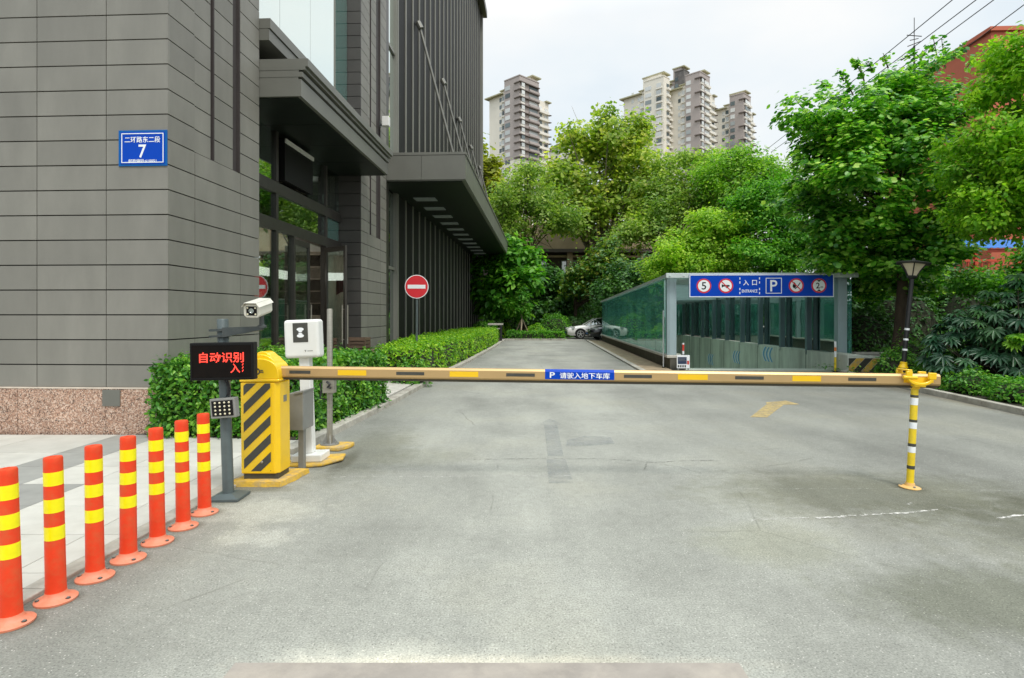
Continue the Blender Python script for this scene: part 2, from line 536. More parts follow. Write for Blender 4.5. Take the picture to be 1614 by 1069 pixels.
M['carwhite'] = mat('white_car_paint', (0.90, 0.88, 0.84), 0.25, var=0.02, coat=0.8)
M['carblack'] = mat('black_car_paint', (0.012, 0.014, 0.016), 0.2, var=0.02, coat=0.9)
M['headlight'] = mat('clear_headlight', (0.7, 0.72, 0.72), 0.1, 0.4, var=0)
M['taillight'] = mat('red_light_lens', (0.35, 0.1, 0.05), 0.2, var=0)
M['wire'] = mat('black_cable', (0.02, 0.02, 0.022), 0.6, var=0)
M['arrow'] = wornmat('faded_yellow_paint', (0.56, 0.42, 0.17), (0.25, 0.85), 7)
M['oldpaint'] = wornmat('blacked_out_marking', (0.305, 0.325, 0.325), (0.03, 0.36), 3)
M['scuff'] = wornmat('white_scrape', (0.74, 0.72, 0.67), (0.0, 1.0), 16)
M['crack'] = mat('asphalt_crack', (0.085, 0.08, 0.068), 0.95, var=0.3)
M['plate'] = mat('worn_drain_slab', (0.30, 0.27, 0.235), 0.75, var=0.15, scale=5, dirt=(0.46, 0.41, 0.34), dscale=3, damt=0.7, bump=0.2)
M['paving'] = mat('pale_granite_paving', (0.53, 0.52, 0.465), 0.62, var=0.08, scale=4, island=0.05, dirt=(0.36, 0.34, 0.28), dscale=1.6, damt=0.35)
M['paving_grey'] = mat('grey_granite_paving', (0.29, 0.29, 0.265), 0.62, var=0.1, scale=5, island=0.05)



def tower_glass_material():
    m, nt = newmat('tower_window')
    rnd = N(nt, 'ShaderNodeObjectInfo').outputs['Random']
    c = ramp(nt, rnd, [(0.0, (0.05, 0.07, 0.075)), (0.4, (0.16, 0.20, 0.21)), (0.6, (0.5, 0.53, 0.53)), (1.0, (0.78, 0.79, 0.77))])
    b = N(nt, 'ShaderNodeBsdfPrincipled', {'Base Color': c, 'Roughness': 0.2})
    out(nt, b.outputs[0])
    return m


M['tower_glass'] = tower_glass_material()
# leaves
M['feather_leaf'] = leafmat('feathery_leaf', [(0.08, 0.24, 0.02), (0.19, 0.42, 0.035), (0.38, 0.60, 0.09)], 0.5, 0.48, 0.5)
M['hedge_leaf'] = leafmat('hedge_leaf', [(0.03, 0.13, 0.015), (0.06, 0.23, 0.022), (0.12, 0.33, 0.03), (0.25, 0.48, 0.06)], 0.34, 0.3, 2.0)
M['hedge_light_leaf'] = leafmat('trimmed_hedge_leaf', [(0.09, 0.28, 0.018), (0.20, 0.46, 0.025), (0.42, 0.66, 0.05)], 0.42, 0.4, 1.5)
M['plane_leaf'] = leafmat('plane_tree_leaf', [(0.12, 0.24, 0.03), (0.26, 0.40, 0.05), (0.42, 0.54, 0.10), (0.56, 0.58, 0.16)], 0.5, 0.5, 0.35)
M['grey_leaf'] = leafmat('grey_green_leaf', [(0.12, 0.25, 0.045), (0.27, 0.43, 0.08), (0.48, 0.60, 0.18)], 0.5, 0.5, 0.4)
M['yellow_leaf'] = leafmat('yellow_green_leaf', [(0.20, 0.26, 0.03), (0.34, 0.38, 0.04), (0.44, 0.44, 0.07)], 0.55, 0.45, 0.4)
M['green_leaf'] = leafmat('mid_green_leaf', [(0.035, 0.17, 0.015), (0.10, 0.34, 0.025), (0.26, 0.54, 0.07)], 0.45, 0.45, 0.5)
M['light_leaf'] = leafmat('fresh_green_leaf', [(0.16, 0.36, 0.025), (0.34, 0.58, 0.05), (0.55, 0.72, 0.11)], 0.5, 0.45, 0.6)
M['round_leaf'] = leafmat('round_glossy_leaf', [(0.03, 0.15, 0.016), (0.085, 0.31, 0.028), (0.22, 0.52, 0.055), (0.50, 0.74, 0.18)], 0.32, 0.45, 0.5)
M['bright_leaf'] = leafmat('bright_new_leaf', [(0.12, 0.34, 0.02), (0.24, 0.50, 0.03), (0.36, 0.58, 0.05)], 0.45, 0.5, 0.7)
M['dark_leaf'] = leafmat('dark_evergreen_leaf', [(0.025, 0.09, 0.02), (0.05, 0.16, 0.03), (0.11, 0.27, 0.05)], 0.42, 0.25, 0.6)
M['palm_leaf'] = leafmat('dark_palmate_leaf', [(0.018, 0.07, 0.032), (0.03, 0.10, 0.045), (0.055, 0.145, 0.055)], 0.33, 0.2, 1.0)
M['camellia_leaf'] = leafmat('glossy_shrub_leaf', [(0.03, 0.12, 0.02), (0.07, 0.20, 0.025), (0.16, 0.30, 0.035), (0.34, 0.38, 0.06)], 0.38, 0.3, 0.9)

# ------------------------------------------------------------------ road surface
def road_material():
    m, nt = newmat('worn_pale_asphalt')
    pos = N(nt, 'ShaderNodeNewGeometry').outputs['Position']
    sp = N(nt, 'ShaderNodeSeparateXYZ', {0: pos})
    X, Y = sp.outputs[0], sp.outputs[1]

    def noise(scale, detail=5.0, rough=0.6, vec=None):
        return N(nt, 'ShaderNodeTexNoise', {'Vector': vec or pos, 'Scale': scale, 'Detail': detail, 'Roughness': rough}).outputs[0]
    fine = noise(95, 3.0, 0.7)
    mid = noise(14, 5.0, 0.7)
    big = noise(0.55, 4.0, 0.55)
    st = N(nt, 'ShaderNodeMapping', {'Vector': pos, 'Scale': (1.0, 0.3, 1.0)}).outputs[0]
    streak = noise(1.1, 5.0, 0.6, st)
    c = mixc(nt, 1.0, (0.302, 0.306, 0.268), ramp(nt, fine, [(0.25, 0.55), (0.5, 1.0), (0.78, 1.45)]), 'MULTIPLY')
    c = mixc(nt, 1.0, c, ramp(nt, mid, [(0.3, 0.9), (0.7, 1.1)]), 'MULTIPLY')
    c = mixc(nt, 1.0, c, ramp(nt, big, [(0.33, (0.78, 0.78, 0.78)), (0.5, (1.0, 1.0, 1.0)), (0.68, (1.13, 1.11, 1.06))]), 'MULTIPLY')
    c = mixc(nt, 1.0, c, ramp(nt, streak, [(0.35, 0.86), (0.65, 1.1)]), 'MULTIPLY')
    # vignette falloff painted into the colour: lighter lane middle, darker margins; turning stains follow
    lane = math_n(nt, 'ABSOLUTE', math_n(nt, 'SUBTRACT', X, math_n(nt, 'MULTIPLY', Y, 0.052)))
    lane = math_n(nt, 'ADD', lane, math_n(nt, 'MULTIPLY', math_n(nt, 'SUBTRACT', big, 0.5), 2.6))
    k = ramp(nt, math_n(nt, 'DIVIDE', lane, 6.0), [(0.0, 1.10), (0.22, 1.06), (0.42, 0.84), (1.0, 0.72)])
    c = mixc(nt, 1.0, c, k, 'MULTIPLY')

    crumb = noise(5.0, 8.0, 0.74)
    # pale and dark stone chips of the aggregate
    vo = N(nt, 'ShaderNodeTexVoronoi', {'Vector': pos, 'Scale': 75.0})
    vr = N(nt, 'ShaderNodeSeparateColor', {0: vo.outputs['Color']})
    near = ramp(nt, vo.outputs['Distance'], [(0.18, 1.0), (0.3, 0.0)])
    c = mixc(nt, math_n(nt, 'MULTIPLY', near, ramp(nt, vr.outputs[0], [(0.82, 0.0), (0.86, 0.75)])), c, (0.62, 0.60, 0.54))
    c = mixc(nt, math_n(nt, 'MULTIPLY', near, ramp(nt, vr.outputs[1], [(0.72, 0.0), (0.76, 0.8)])), c, (0.10, 0.10, 0.088))

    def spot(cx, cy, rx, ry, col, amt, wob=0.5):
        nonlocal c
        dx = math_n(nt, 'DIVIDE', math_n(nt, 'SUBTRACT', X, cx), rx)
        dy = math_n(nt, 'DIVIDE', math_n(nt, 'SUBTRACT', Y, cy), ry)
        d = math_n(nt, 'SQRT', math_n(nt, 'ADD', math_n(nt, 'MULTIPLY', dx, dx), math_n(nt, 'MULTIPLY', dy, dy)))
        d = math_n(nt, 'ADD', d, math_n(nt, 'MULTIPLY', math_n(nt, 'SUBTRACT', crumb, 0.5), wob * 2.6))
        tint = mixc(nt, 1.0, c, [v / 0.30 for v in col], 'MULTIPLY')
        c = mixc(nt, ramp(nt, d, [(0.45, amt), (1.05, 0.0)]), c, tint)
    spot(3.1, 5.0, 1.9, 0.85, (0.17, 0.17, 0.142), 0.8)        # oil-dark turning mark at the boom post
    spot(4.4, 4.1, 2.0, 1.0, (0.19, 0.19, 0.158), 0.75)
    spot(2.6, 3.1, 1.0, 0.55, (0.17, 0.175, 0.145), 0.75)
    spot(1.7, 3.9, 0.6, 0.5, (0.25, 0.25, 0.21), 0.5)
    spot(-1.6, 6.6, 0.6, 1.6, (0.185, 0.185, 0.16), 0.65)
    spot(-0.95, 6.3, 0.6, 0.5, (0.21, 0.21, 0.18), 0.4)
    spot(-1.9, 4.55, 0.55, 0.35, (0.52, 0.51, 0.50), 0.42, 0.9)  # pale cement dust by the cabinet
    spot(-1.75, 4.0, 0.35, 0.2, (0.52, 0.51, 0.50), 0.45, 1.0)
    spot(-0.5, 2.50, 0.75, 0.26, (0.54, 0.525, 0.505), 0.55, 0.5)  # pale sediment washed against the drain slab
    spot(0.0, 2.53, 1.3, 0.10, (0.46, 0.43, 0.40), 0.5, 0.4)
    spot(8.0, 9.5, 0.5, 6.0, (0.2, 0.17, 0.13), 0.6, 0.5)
    for bx, by in ((-2.43, 2.87), (-2.42, 3.11), (-2.39, 3.38), (-2.36, 3.63), (-2.35, 3.9), (-2.33, 4.19), (-2.32, 4.48)):  # contact shading painted into the road colour around each bollard base
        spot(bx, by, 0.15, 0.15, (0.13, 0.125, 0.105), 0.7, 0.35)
    spot(-2.2, 5.12, 0.42, 0.14, (0.14, 0.135, 0.11), 0.7, 0.45)  # painted contact shading at the pads, display stand and boom rest post
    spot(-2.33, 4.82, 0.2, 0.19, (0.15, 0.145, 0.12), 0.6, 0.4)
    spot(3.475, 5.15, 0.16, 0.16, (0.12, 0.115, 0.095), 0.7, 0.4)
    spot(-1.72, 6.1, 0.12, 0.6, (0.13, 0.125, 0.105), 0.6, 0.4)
    # thin hairline cracks
    cv = N(nt, 'ShaderNodeTexVoronoi', {'Vector': mixc(nt, 0.06, pos, N(nt, 'ShaderNodeTexNoise', {'Vector': pos, 'Scale': 2.5, 'Detail': 5.0}).outputs[1], 'ADD'), 'Scale': 0.42}, feature='DISTANCE_TO_EDGE')
    ck = ramp(nt, cv.outputs[0], [(0.0, 0.75), (0.0035, 0.0)])
    ck = math_n(nt, 'MULTIPLY', ck, ramp(nt, noise(0.8, 3.0), [(0.52, 0.0), (0.6, 0.6)]))
    c = mixc(nt, ck, c, (0.1, 0.095, 0.08))
    h = math_n(nt, 'ADD', math_n(nt, 'MULTIPLY', fine, 1.0), math_n(nt, 'MULTIPLY', mid, 0.6))
    bp = N(nt, 'ShaderNodeBump', {'Height': h, 'Strength': 0.55, 'Distance': 0.006})
    b = N(nt, 'ShaderNodeBsdfPrincipled', {'Base Color': c, 'Roughness': 0.82, 'Specular IOR Level': 0.3, 'Normal': bp.outputs[0]})
    out(nt, b.outputs[0])
    return m


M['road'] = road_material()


def struct(name, mb, m, **kw):
    return tag(mb.build(name, m, **kw), kind='structure')


# ------------------------------------------------------------------ the setting
GY = 36.0
hole = [L(3.62, 16.62, -0.05), L(8.3, 16.62, -0.05), L(8.3, 35.5, -0.05), L(3.62, 35.5, -0.05)]
big = [Vector(p) for p in ((-2000, -2000, -0.05), (2000, -2000, -0.05), (2000, 2000, -0.05), (-2000, 2000, -0.05))]
g = MB()
for i in range(4):
    j = (i + 1) % 4
    g.face([big[i], big[j], hole[j], hole[i]])
struct('ground', g, M['earth'])

left_kerb = [(-2.62, -10), (-2.56, 2.0), (-2.53, 3.2), (-2.46, 4.6), (-2.33, 6.3), (-2.02, 9.8), (-1.74, 14.3), (-1.36, 18.9), (-0.78, 28), (-0.42, GY)]
right_kerb = [(6.8, -10), (7.3, 4.0), (7.7, 8.9), (8.0, 11.6), (8.22, 13.4), (8.45, 15.2)]
rd = [Vector((x, y, 0)) for x, y in left_kerb]
rd += [L(7.9, GY + 4.0)] if False else []
rd += [Vector((0.2, GY + 0.25, 0)), L(3.5, GY + 0.2), L(3.5, GY - 0.6), L(2.62, GY - 0.6), L(2.62, 14.9), L(3.62, 14.9), L(3.62, 16.6), L(8.2, 16.6), L(8.2, 15.4)]
rd += [Vector((x, y, 0)) for x, y in right_kerb[::-1]]
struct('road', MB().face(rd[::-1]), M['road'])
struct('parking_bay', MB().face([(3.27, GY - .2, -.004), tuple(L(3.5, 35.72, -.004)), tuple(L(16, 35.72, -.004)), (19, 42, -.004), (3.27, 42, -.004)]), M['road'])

# ramp down into the garage
r = MB()
r.face([L(3.7, 16.6, 0), L(8.25, 16.6, 0), L(8.25, 18.4, -0.1), L(3.7, 18.4, -0.1)])
r.face([L(3.7, 18.4, -0.1), L(8.25, 18.4, -0.1), L(8.25, 35.4, -2.6), L(3.7, 35.4, -2.6)])
struct('ramp', r, M['concrete'])


def strip(pts, o0, o1, z0, z1, gap=0.008, step=1.0, mb=None):
    """row of kerb stones along a line; o0,o1 offsets to the left of its direction"""
    mb = mb or MB()
    pts = [Vector((p[0], p[1], 0)) for p in pts]
    for i in range(len(pts) - 1):
        a, b = pts[i], pts[i + 1]
        d = b - a
        ln = d.length
        d.normalize()
        n = Vector((-d.y, d.x, 0))
        k = max(1, round(ln / step))
        for q in range(k):
            s, e = a + d * (ln * q / k + gap / 2), a + d * (ln * (q + 1) / k - gap / 2)
            base = [s + n * o0, e + n * o0, e + n * o1, s + n * o1]
            mb.extrude([Vector((p.x, p.y, z0)) for p in base], (0, 0, z1 - z0))
    return mb


struct('kerb', strip(left_kerb[:5], 0.0, 0.13, -0.04, 0.022), M['kerb'], bevel=0.006)
struct('kerb', strip(left_kerb[4:], 0.0, 0.16, -0.04, 0.085), M['kerb'], bevel=0.012)
struct('kerb', strip(right_kerb[::-1], 0.0, 0.12, -0.04, 0.11) if False else strip(right_kerb, -0.12, 0.0, -0.04, 0.10), M['kerb'], bevel=0.012)
struct('kerb', strip([L(2.62, 15.0)[:2], L(2.62, 35.4)[:2]], -0.16, 0.0, -0.04, 0.05), M['kerb'], bevel=0.01)
struct('kerb', strip([(-0.42, GY), (0.2, GY + 0.25), (3.25, GY + 0.1)], 0.0, 0.15, -0.04, 0.10), M['kerb'], bevel=0.01)
d = MB()
d.face([L(2.78, 15.0, 0.03), L(3.52, 15.0, 0.03), L(3.52, 35.4, 0.03), L(2.78, 35.4, 0.03)])
struct('dirt_strip', d, M['gravel'])

# pavement in front of the building: slabs of pale granite with grey bands
pv = MB()
random.seed(4)


def kx(y):
    for (x0, y0), (x1, y1) in zip(left_kerb, left_kerb[1:]):
        if y0 <= y <= y1:
            return x0 + (x1 - x0) * (y - y0) / (y1 - y0) - 0.135
    return -2.75


ys = [-2.0 + 0.6 * i for i in range(16)]
ys[-1] = 7.36
cols = [(-4.32 - 0.6 - 0.9 * i) for i in range(10)]
bands = [-4.32 - 0.58, -4.32]
for y0, y1 in zip(ys, ys[1:]):
    xr0, xr1 = kx(y0), kx(y1)
    # edge course along the kerb
    edges = [(-2.88, None), (-3.76, -2.88), (-4.32, -3.76), (-4.90, -4.32), (-5.8, -4.90), (-6.7, -5.8), (-7.6, -6.7), (-8.5, -7.6), (-9.4, -8.5), (-10.3, -9.4)]
    for x0, x1 in edges:
        grey = (x0 == -4.90) or (x0 == -4.32 and 3.9 < y0 < 4.9)
        if x1 is None:
            q = [(x0 + .003, y0 + .003), (xr0, y0 + .003), (xr1, y1 - .003), (x0 + .003, y1 - .003)]
        else:
            q = [(x0 + .003, y0 + .003), (x1 - .003, y0 + .003), (x1 - .003, y1 - .003), (x0 + .003, y1 - .003)]
        pv.extrude([(a, b, -0.03) for a, b in q], (0, 0, 0.048), 1 if grey else 0)
struct('pavement', pv, [M['paving'], M['paving_grey']])
struct('pavement_bed', MB().face([(-12, -3, 0.004), (-2.75, -3, 0.004), (-2.62, 3.2, 0.004), (-2.45, 7.3, 0.004), (-12, 7.3, 0.004)]), M['joint'])

# planting beds, entrance path and terrace (stepped sheets)
b = MB()
b.face([(-4.7, 7.36, 0.03), (-2.40, 7.0, 0.03), (-2.17, 9.8, 0.03), (-4.4, 9.9, 0.03)])
b.face([(-4.2, 12.9, 0.03), (-2.0, 12.9, 0.03), (-1.52, 18.9, 0.03), (-0.94, 28, 0.03), (-0.57, GY, 0.03), (-4.0, GY, 0.03)])
b.face([(-2.48, 5.6, 0.026), (-2.42, 7.0, 0.026), (-2.40, 7.0, 0.026), (-2.36, 5.6, 0.026)])
b.face([(8.15, 13.4, 0.06), (8.34, 13.4, 0.06), (8.57, 15.2, 0.06), (30, 15.2, 0.06), (30, -10, 0.06), (6.95, -10, 0.06), (7.43, 4.0, 0.06), (7.83, 8.9, 0.06), (8.13, 11.6, 0.06)][1:])
b.face([L(8.8, 15.6, 0.05), L(30, 13.2, 0.05), L(32, 50, 0.05), L(8.8, 50, 0.05)])
b.face([(-14, GY + 0.42, 0.04), (0.2, GY + 0.42, 0.04), (3.25, GY + 0.26, 0.04), (3.3, 60, 0.04), (-14, 60, 0.04)])
b.face([(3.3, 42, 0.04), (22, 41, 0.04), (22, 60, 0.04), (3.3, 60, 0.04)])
struct('planting_bed', b, M['soil'])
pt = MB()
for i in range(5):
    y0 = 10.0 + 0.56 * i
    pt.extrude([(-4.3, y0, -0.02), (-2.2 + 0.03 * i, y0, -0.02), (-2.17 + 0.03 * i, y0 + 0.55, -0.02), (-4.3, y0 + 0.55, -0.02)], (0, 0, 0.11))
pt.extrude([(-4.1, 10.9, 0.09), (-2.75, 10.9, 0.09), (-2.7, 12.3, 0.09), (-4.1, 12.3, 0.09)], (0, 0, 0.12))
pt.box(-6.2, -4.1, 9.7, 15.2, -0.02, 0.28)
struct('entrance_path', pt, M['cap'], bevel=0.006)

# marks on the road
ds = MB()
ds.extrude([(-1.19, 1.2, 0.003), (0.98, 1.2, 0.003), (0.975, 2.535, 0.003), (-1.19, 2.537, 0.003)], (0, 0, 0.006))
struct('drain_slab', ds, M['plate'])
ar = MB()
for poly in ([(3.52, 8.72), (3.76, 8.70), (4.57, 9.93), (4.33, 10.02)], [(4.33, 10.04), (4.57, 9.94), (4.87, 9.98), (4.84, 10.42), (4.40, 10.22)]):
    ar.face([(x, y, 0.004) for x, y in poly])
struct('road_arrow', ar, M['arrow'])
op = MB()
op.face([(0.33, 5.28, 0.004), (0.55, 5.28, 0.004), (0.56, 6.15, 0.004), (0.36, 6.15, 0.004)])
op.face([(0.38, 6.3, 0.004), (0.55, 6.3, 0.004), (0.62, 8.1, 0.004), (0.7, 8.15, 0.004), (0.55, 8.6, 0.004), (0.38, 8.15, 0.004), (0.44, 8.1, 0.004)])
op.face([(0.62, 6.75, 0.0045), (0.9, 6.8, 0.0045), (1.2, 6.9, 0.0045), (1.22, 7.3, 0.0045), (0.9, 7.35, 0.0045), (0.66, 7.1, 0.0045)])
struct('old_marking', op, M['oldpaint'])
random.seed(11)


def ribbon(pts, w, z, mb):
    pts = [Vector((p[0], p[1], z)) for p in pts]
    # ragged: resample with small jitter
    q = []
    for a, c in zip(pts, pts[1:]):
        k = max(2, int((c - a).length / 0.022))
        for i in range(k):
            q.append(a.lerp(c, i / k))
    q.append(pts[-1])
    vs, fs = [], []
    ph = random.random() * 9
    for i, p in enumerate(q):
        d = (q[min(i + 1, len(q) - 1)] - q[max(i - 1, 0)]).normalized()
        n = Vector((-d.y, d.x, 0))
        wob = math.sin(i * 0.7 + ph) * 0.3 + math.sin(i * 0.13 + ph) * .6 + random.uniform(-.7, .7)
        ww = w * random.uniform(0.05, 1.0) ** 1.5
        c = p + n * wob * min(w, .02) * .8
        vs += [c - n * ww / 2, c + n * ww / 2]
    for i in range(len(q) - 1):
        if random.random() < 1.1:
            fs.append((2 * i, 2 * i + 1, 2 * i + 3, 2 * i + 2))
    mb.add(vs, fs)


cr = MB()
ribbon([(-0.4, 6.17), (0.9, 6.19), (1.2, 6.12), (1.45, 6.02), (1.75, 6.1), (2.1, 6.12)], 0.012, 0.0035, cr)
ribbon([(1.38, 6.05), (1.29, 5.75), (1.36, 5.7)], 0.010, 0.004, cr)
ribbon([(1.45, 6.0), (1.65, 5.85), (1.8, 5.6)], 0.008, 0.004, cr)
struct('crack', cr, M['crack'])
sc = MB()
ribbon([(1.75, 4.33), (2.1, 4.36), (2.45, 4.4)], 0.018, 0.0035, sc)
ribbon([(2.25, 4.38), (2.6, 4.42), (3.0, 4.48), (3.3, 4.58)], 0.042, 0.0045, sc)
ribbon([(3.6, 4.36), (3.8, 4.42), (4.05, 4.52), (4.3, 4.56)], 0.045, 0.0035, sc)
ribbon([(3.15, 4.68), (3.2, 4.72)], 0.035, 0.0035, sc)
ribbon([(-1.85, 5.48), (-0.4, 5.52), (0.3, 5.52), (0.55, 5.53)], 0.014, 0.003, sc)
ribbon([(1.6, 5.1), (3.2, 5.12), (4.4, 5.05)], 0.007, 0.003, sc)
struct('scrape_mark', sc, M['scuff'])

# ------------------------------------------------------------------ the office building
BO = (-4.68, 7.15)
bld = thing('office_building', 'dark grey stone office building with glass front, canopies and tall louvres left of the road', 'building',
            L(*BO), -TH)


def BM():
    return MB(BO)


core = BM()
core.box(-20, -5.4, 9.5, 17.5, 5.2, 25)
core.box(-20, -5.02, 17.6, 45.9, 0.0, 25)
core.box(-20, -4.74, 7.19, 9.5, 0.02, 3.70)
core.box(-20, -4.86, 7.19, 9.5, 3.70, 25)
core.box(-20, -4.74, 15.04, 17.5, 0.02, 3.70)
core.box(-20, -4.86, 15.04, 17.5, 3.70, 25)
core.build('wall', M['joint'], bld)
rows = [0.6, 0.885] + [0.885 + 0.314 * i for i in range(1, 34)]


def cladding(mb, y0, ycuts, slots, z_slot=3.71, front=None):
    """front face + right face stone panels of one pier starting at y0"""
    xcuts = [-4.68, -5.48, -6.39, -7.30, -8.21, -9.12, -10.03, -10.94, -11.85]
    g2 = 0.0075
    for z0, z1 in zip(rows, rows[1:]):
        for a, c in zip(xcuts, xcuts[1:]):
            (front or mb).box(c + 0.005, a - (0.005 if a != -4.68 else 0.0), y0, y0 + 0.04, z0 + g2, z1 - g2)
        for a, c in zip(ycuts, ycuts[1:]):
            hi = z0 >= z_slot - 0.01
            segs = [(a, c, 0.0)]
            if hi:
                segs = []
                cur = a
                for s0, s1 in slots:
                    if a <= s0 < c:
                        if s0 > cur + .01:
                            segs.append((cur, s0, 0.018 if cur > ycuts[0] + 0.01 else 0.0))
                        cur = s1
                if cur < c - 0.01:
                    segs.append((cur, c, 0.018 if (a != ycuts[0] and c != ycuts[-1]) else 0.0))
            for s0, s1, rec in segs:
                st = s0 + (0.04 if s0 == y0 else 0.006)
                mb.box(-4.73 - rec, -4.68 - rec, st, s1 - 0.006, z0 + g2, z1 - g2)


p1 = BM()
cladding(p1, 7.15, [7.15, 7.727, 8.922, 9.54], [(8.137, 8.205), (8.74, 8.922)])
p1.build('stone_pier', M['stone'], bld)
M['slot'] = mat('dark_brown_slot', (0.04, 0.032, 0.03), 0.7)
for s0, s1 in ((8.137, 8.205), (8.74, 8.922), (15.86, 15.94), (16.48, 16.86)):
    slt = BM()
    slt.box(-4.9, -4.722, s0 + .001, s1 - .023, 3.72, 11.0)
    slt.box(-4.9, -4.684, s1 - .022, s1 + .002, 3.72, 11.0)
    slt.build('recessed_slot', M['slot'], bld)
p2 = BM()
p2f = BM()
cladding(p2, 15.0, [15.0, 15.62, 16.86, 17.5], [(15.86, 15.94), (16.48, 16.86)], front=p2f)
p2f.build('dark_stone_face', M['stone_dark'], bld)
p2.build('stone_pier', M['stone'], bld)
pl = BM()
pl2_ = BM()
for a, c in zip([-4.66, -5.47, -6.62, -7.8, -9.0, -10.2, -11.85], [-5.47, -6.62, -7.8, -9.0, -10.2, -11.85]):
    pl.box(c + 0.003, a - 0.003, 7.12, 7.2, 0.0, 0.585)
for a, c in zip([7.2, 7.9, 8.7], [7.9, 8.7, 9.56]):
    pl.box(-4.74, -4.663, a + 0.003, c - 0.003, 0.0, 0.585)
    pl2_.box(-4.74, -4.663, a + 7.853, c + 7.844, 0.0, 0.585)
gp = pl.build('granite_base', M['granite'], bld)
pl2_.build('granite_base', M['granite'], bld)
pc = BM()
pc.box(-11.85, -4.655, 7.113, 7.19, 0.586, 0.602)
pc.box(-4.74, -4.655, 7.19, 9.56, 0.586, 0.602)
pc.build('base_edge', M['granite_cap'], gp)
hp = BM()
hp.box(-5.50, -5.27, 7.105, 7.12, 0.37, 0.575)
hp.build('hatch', M['alu_light'], gp, bevel=0.004)

# first canopy with stepped cornice, and the ledge above it
c1 = BM()
c1.box(-5.35, -3.98, 9.55, 15.06, 5.13, 5.41)
c1.box(-5.3, -4.03, 9.555, 15.05, 5.41, 5.45)
c1.box(-5.3, -3.955, 9.55, 15.07, 5.45, 5.53)
c1.box(-5.3, -4.02, 9.555, 15.05, 5.53, 5.565)
c1.box(-5.3, -3.91, 9.55, 15.08, 5.565, 5.62)
c1.box(-5.3, -3.865, 9.55, 15.09, 5.62, 5.75)
o = c1.build('canopy', M['alu_light'], bld)
sf = BM()
for i in range(4):
    sf.box(-5.34, -4.05, 9.6 + 1.36 * i, 9.6 + 1.36 * i + 1.35, 5.118, 5.13)
sf.build('soffit', M['soffit'], o)
lg = BM()
lg.box(-5.3, -4.52, 9.55, 14.98, 6.07, 6.25)
lg.box(-5.3, -4.54, 9.555, 14.97, 6.25, 6.265)
lg.box(-5.3, -4.50, 9.55, 14.98, 6.265, 6.43)
lg.build('ledge', M['alu_light'], bld)
dk = BM()
dk.box(-5.35, -5.01, 9.55, 14.98, 5.75, 6.07)
dk.box(-5.35, -5.3, 9.55, 14.98, 6.43, 25)
dk.build('spandrel', M['darkwall'], bld)
gl = BM()
for a, c in ((9.56, 11.0), (11.01, 12.48), (12.49, 13.95)):
    gl.box(-5.02, -5.0, a, c, 6.44, 25)
gl.build('upper_glazing', M['glass_sky'], bld)
gl = BM()
gl.box(-5.05, -5.03, 14.0, 14.97, 6.44, 25)
gl.build('upper_glazing', M['glass_teal'], bld)
mu = BM()
mu.box(-5.03, -4.985, 13.95, 14.0, 6.43, 25)
mu.build('mullion', M['fin'], bld)

# entrance front under the canopy
fr = BM()
XF = -5.25
fr.box(-5.36, -5.2, 9.55, 14.98, 3.90, 4.13)
fr.box(-5.36, -5.2, 9.55, 14.98, 3.17, 3.40)
for y, w in ((10.2, .09), (11.33, .10), (12.14, .09), (13.98, .11), (14.93, .09)):
    fr.box(-5.33, -5.19, y - w / 2, y + w / 2, 0.28, 3.17)
for y, w in ((11.33, .10), (13.98, .11)):
    fr.box(-5.33, -5.19, y - w / 2, y + w / 2, 3.40, 3.90)
    fr.box(-5.33, -5.19, y - w / 2, y + w / 2, 4.13, 5.12)
fr.build('entrance_frame', M['frame'], bld, bevel=0.006)
for a, c, z0, z1 in ((9.56, 11.28, 3.40, 3.90), (11.38, 13.92, 3.40, 3.90), (14.04, 14.95, 3.40, 3.90), (9.56, 11.28, 4.13, 5.12), (14.04, 14.95, 4.13, 5.12),
                     (9.56, 11.28, 0.28, 3.17), (11.38, 12.1, 0.28, 3.17), (14.04, 14.88, 0.28, 3.165), (12.98, 13.92, 4.13, 5.12)):
    q = BM()
    q.box(-5.26, -5.245, a, c, z0, z1)
    q.build('window_pane', M['glass_teal' if a > 14 and z0 < 3.9 else 'glass_clear'], bld)
q = BM()
q.box(-5.25, -5.12, 11.5, 12.93, 4.2, 5.05)
ac = q.build('air_curtain', M['black'], bld)
q = BM()
q.box(-5.12, -5.09, 11.5, 12.93, 4.95, 5.03)
q.build('light_strip', M['white'], ac)


def door(name, hinge, ang, w=0.86, flip=1):
    d0 = BM()
    c, s = math.cos(ang), math.sin(ang)

    def T(u, v, z):
        return (hinge[0] + u * c - v * s, hinge[1] + u * s + v * c, z)

    def bx(mb, u0, u1, v0, v1, z0, z1):
        mb.extrude([T(u0, v0, z0), T(u1, v0, z0), T(u1, v1, z0), T(u0, v1, z0)], (0, 0, z1 - z0))
    for u0, u1, z0, z1 in ((0, .08, .3, 3.13), (w - .08, w, .3, 3.13), (.08, w - .08, .3, .45), (.08, w - .08, 3.01, 3.13)):
        bx(d0, u0, u1, -.025, .025, z0, z1)
    o = d0.build('door', M['frame'], bld, bevel=0.004)
    g0 = BM()
    bx(g0, .08, w - .08, -.005, .005, .45, 3.01)
    g0.build('pane', M['glass_clear'], o)
    h0 = BM()
    for v in (-.07, .07):
        h0.tube([T(w - .05, v, .85), T(w - .05, v, 1.75)], .016, 8)
        for z in (.95, 1.65):
            h0.tube([T(w - .05, 0, z), T(w - .05, v, z)], .009, 6)
    h0.build('handle', M['steel'], o, smooth=40)


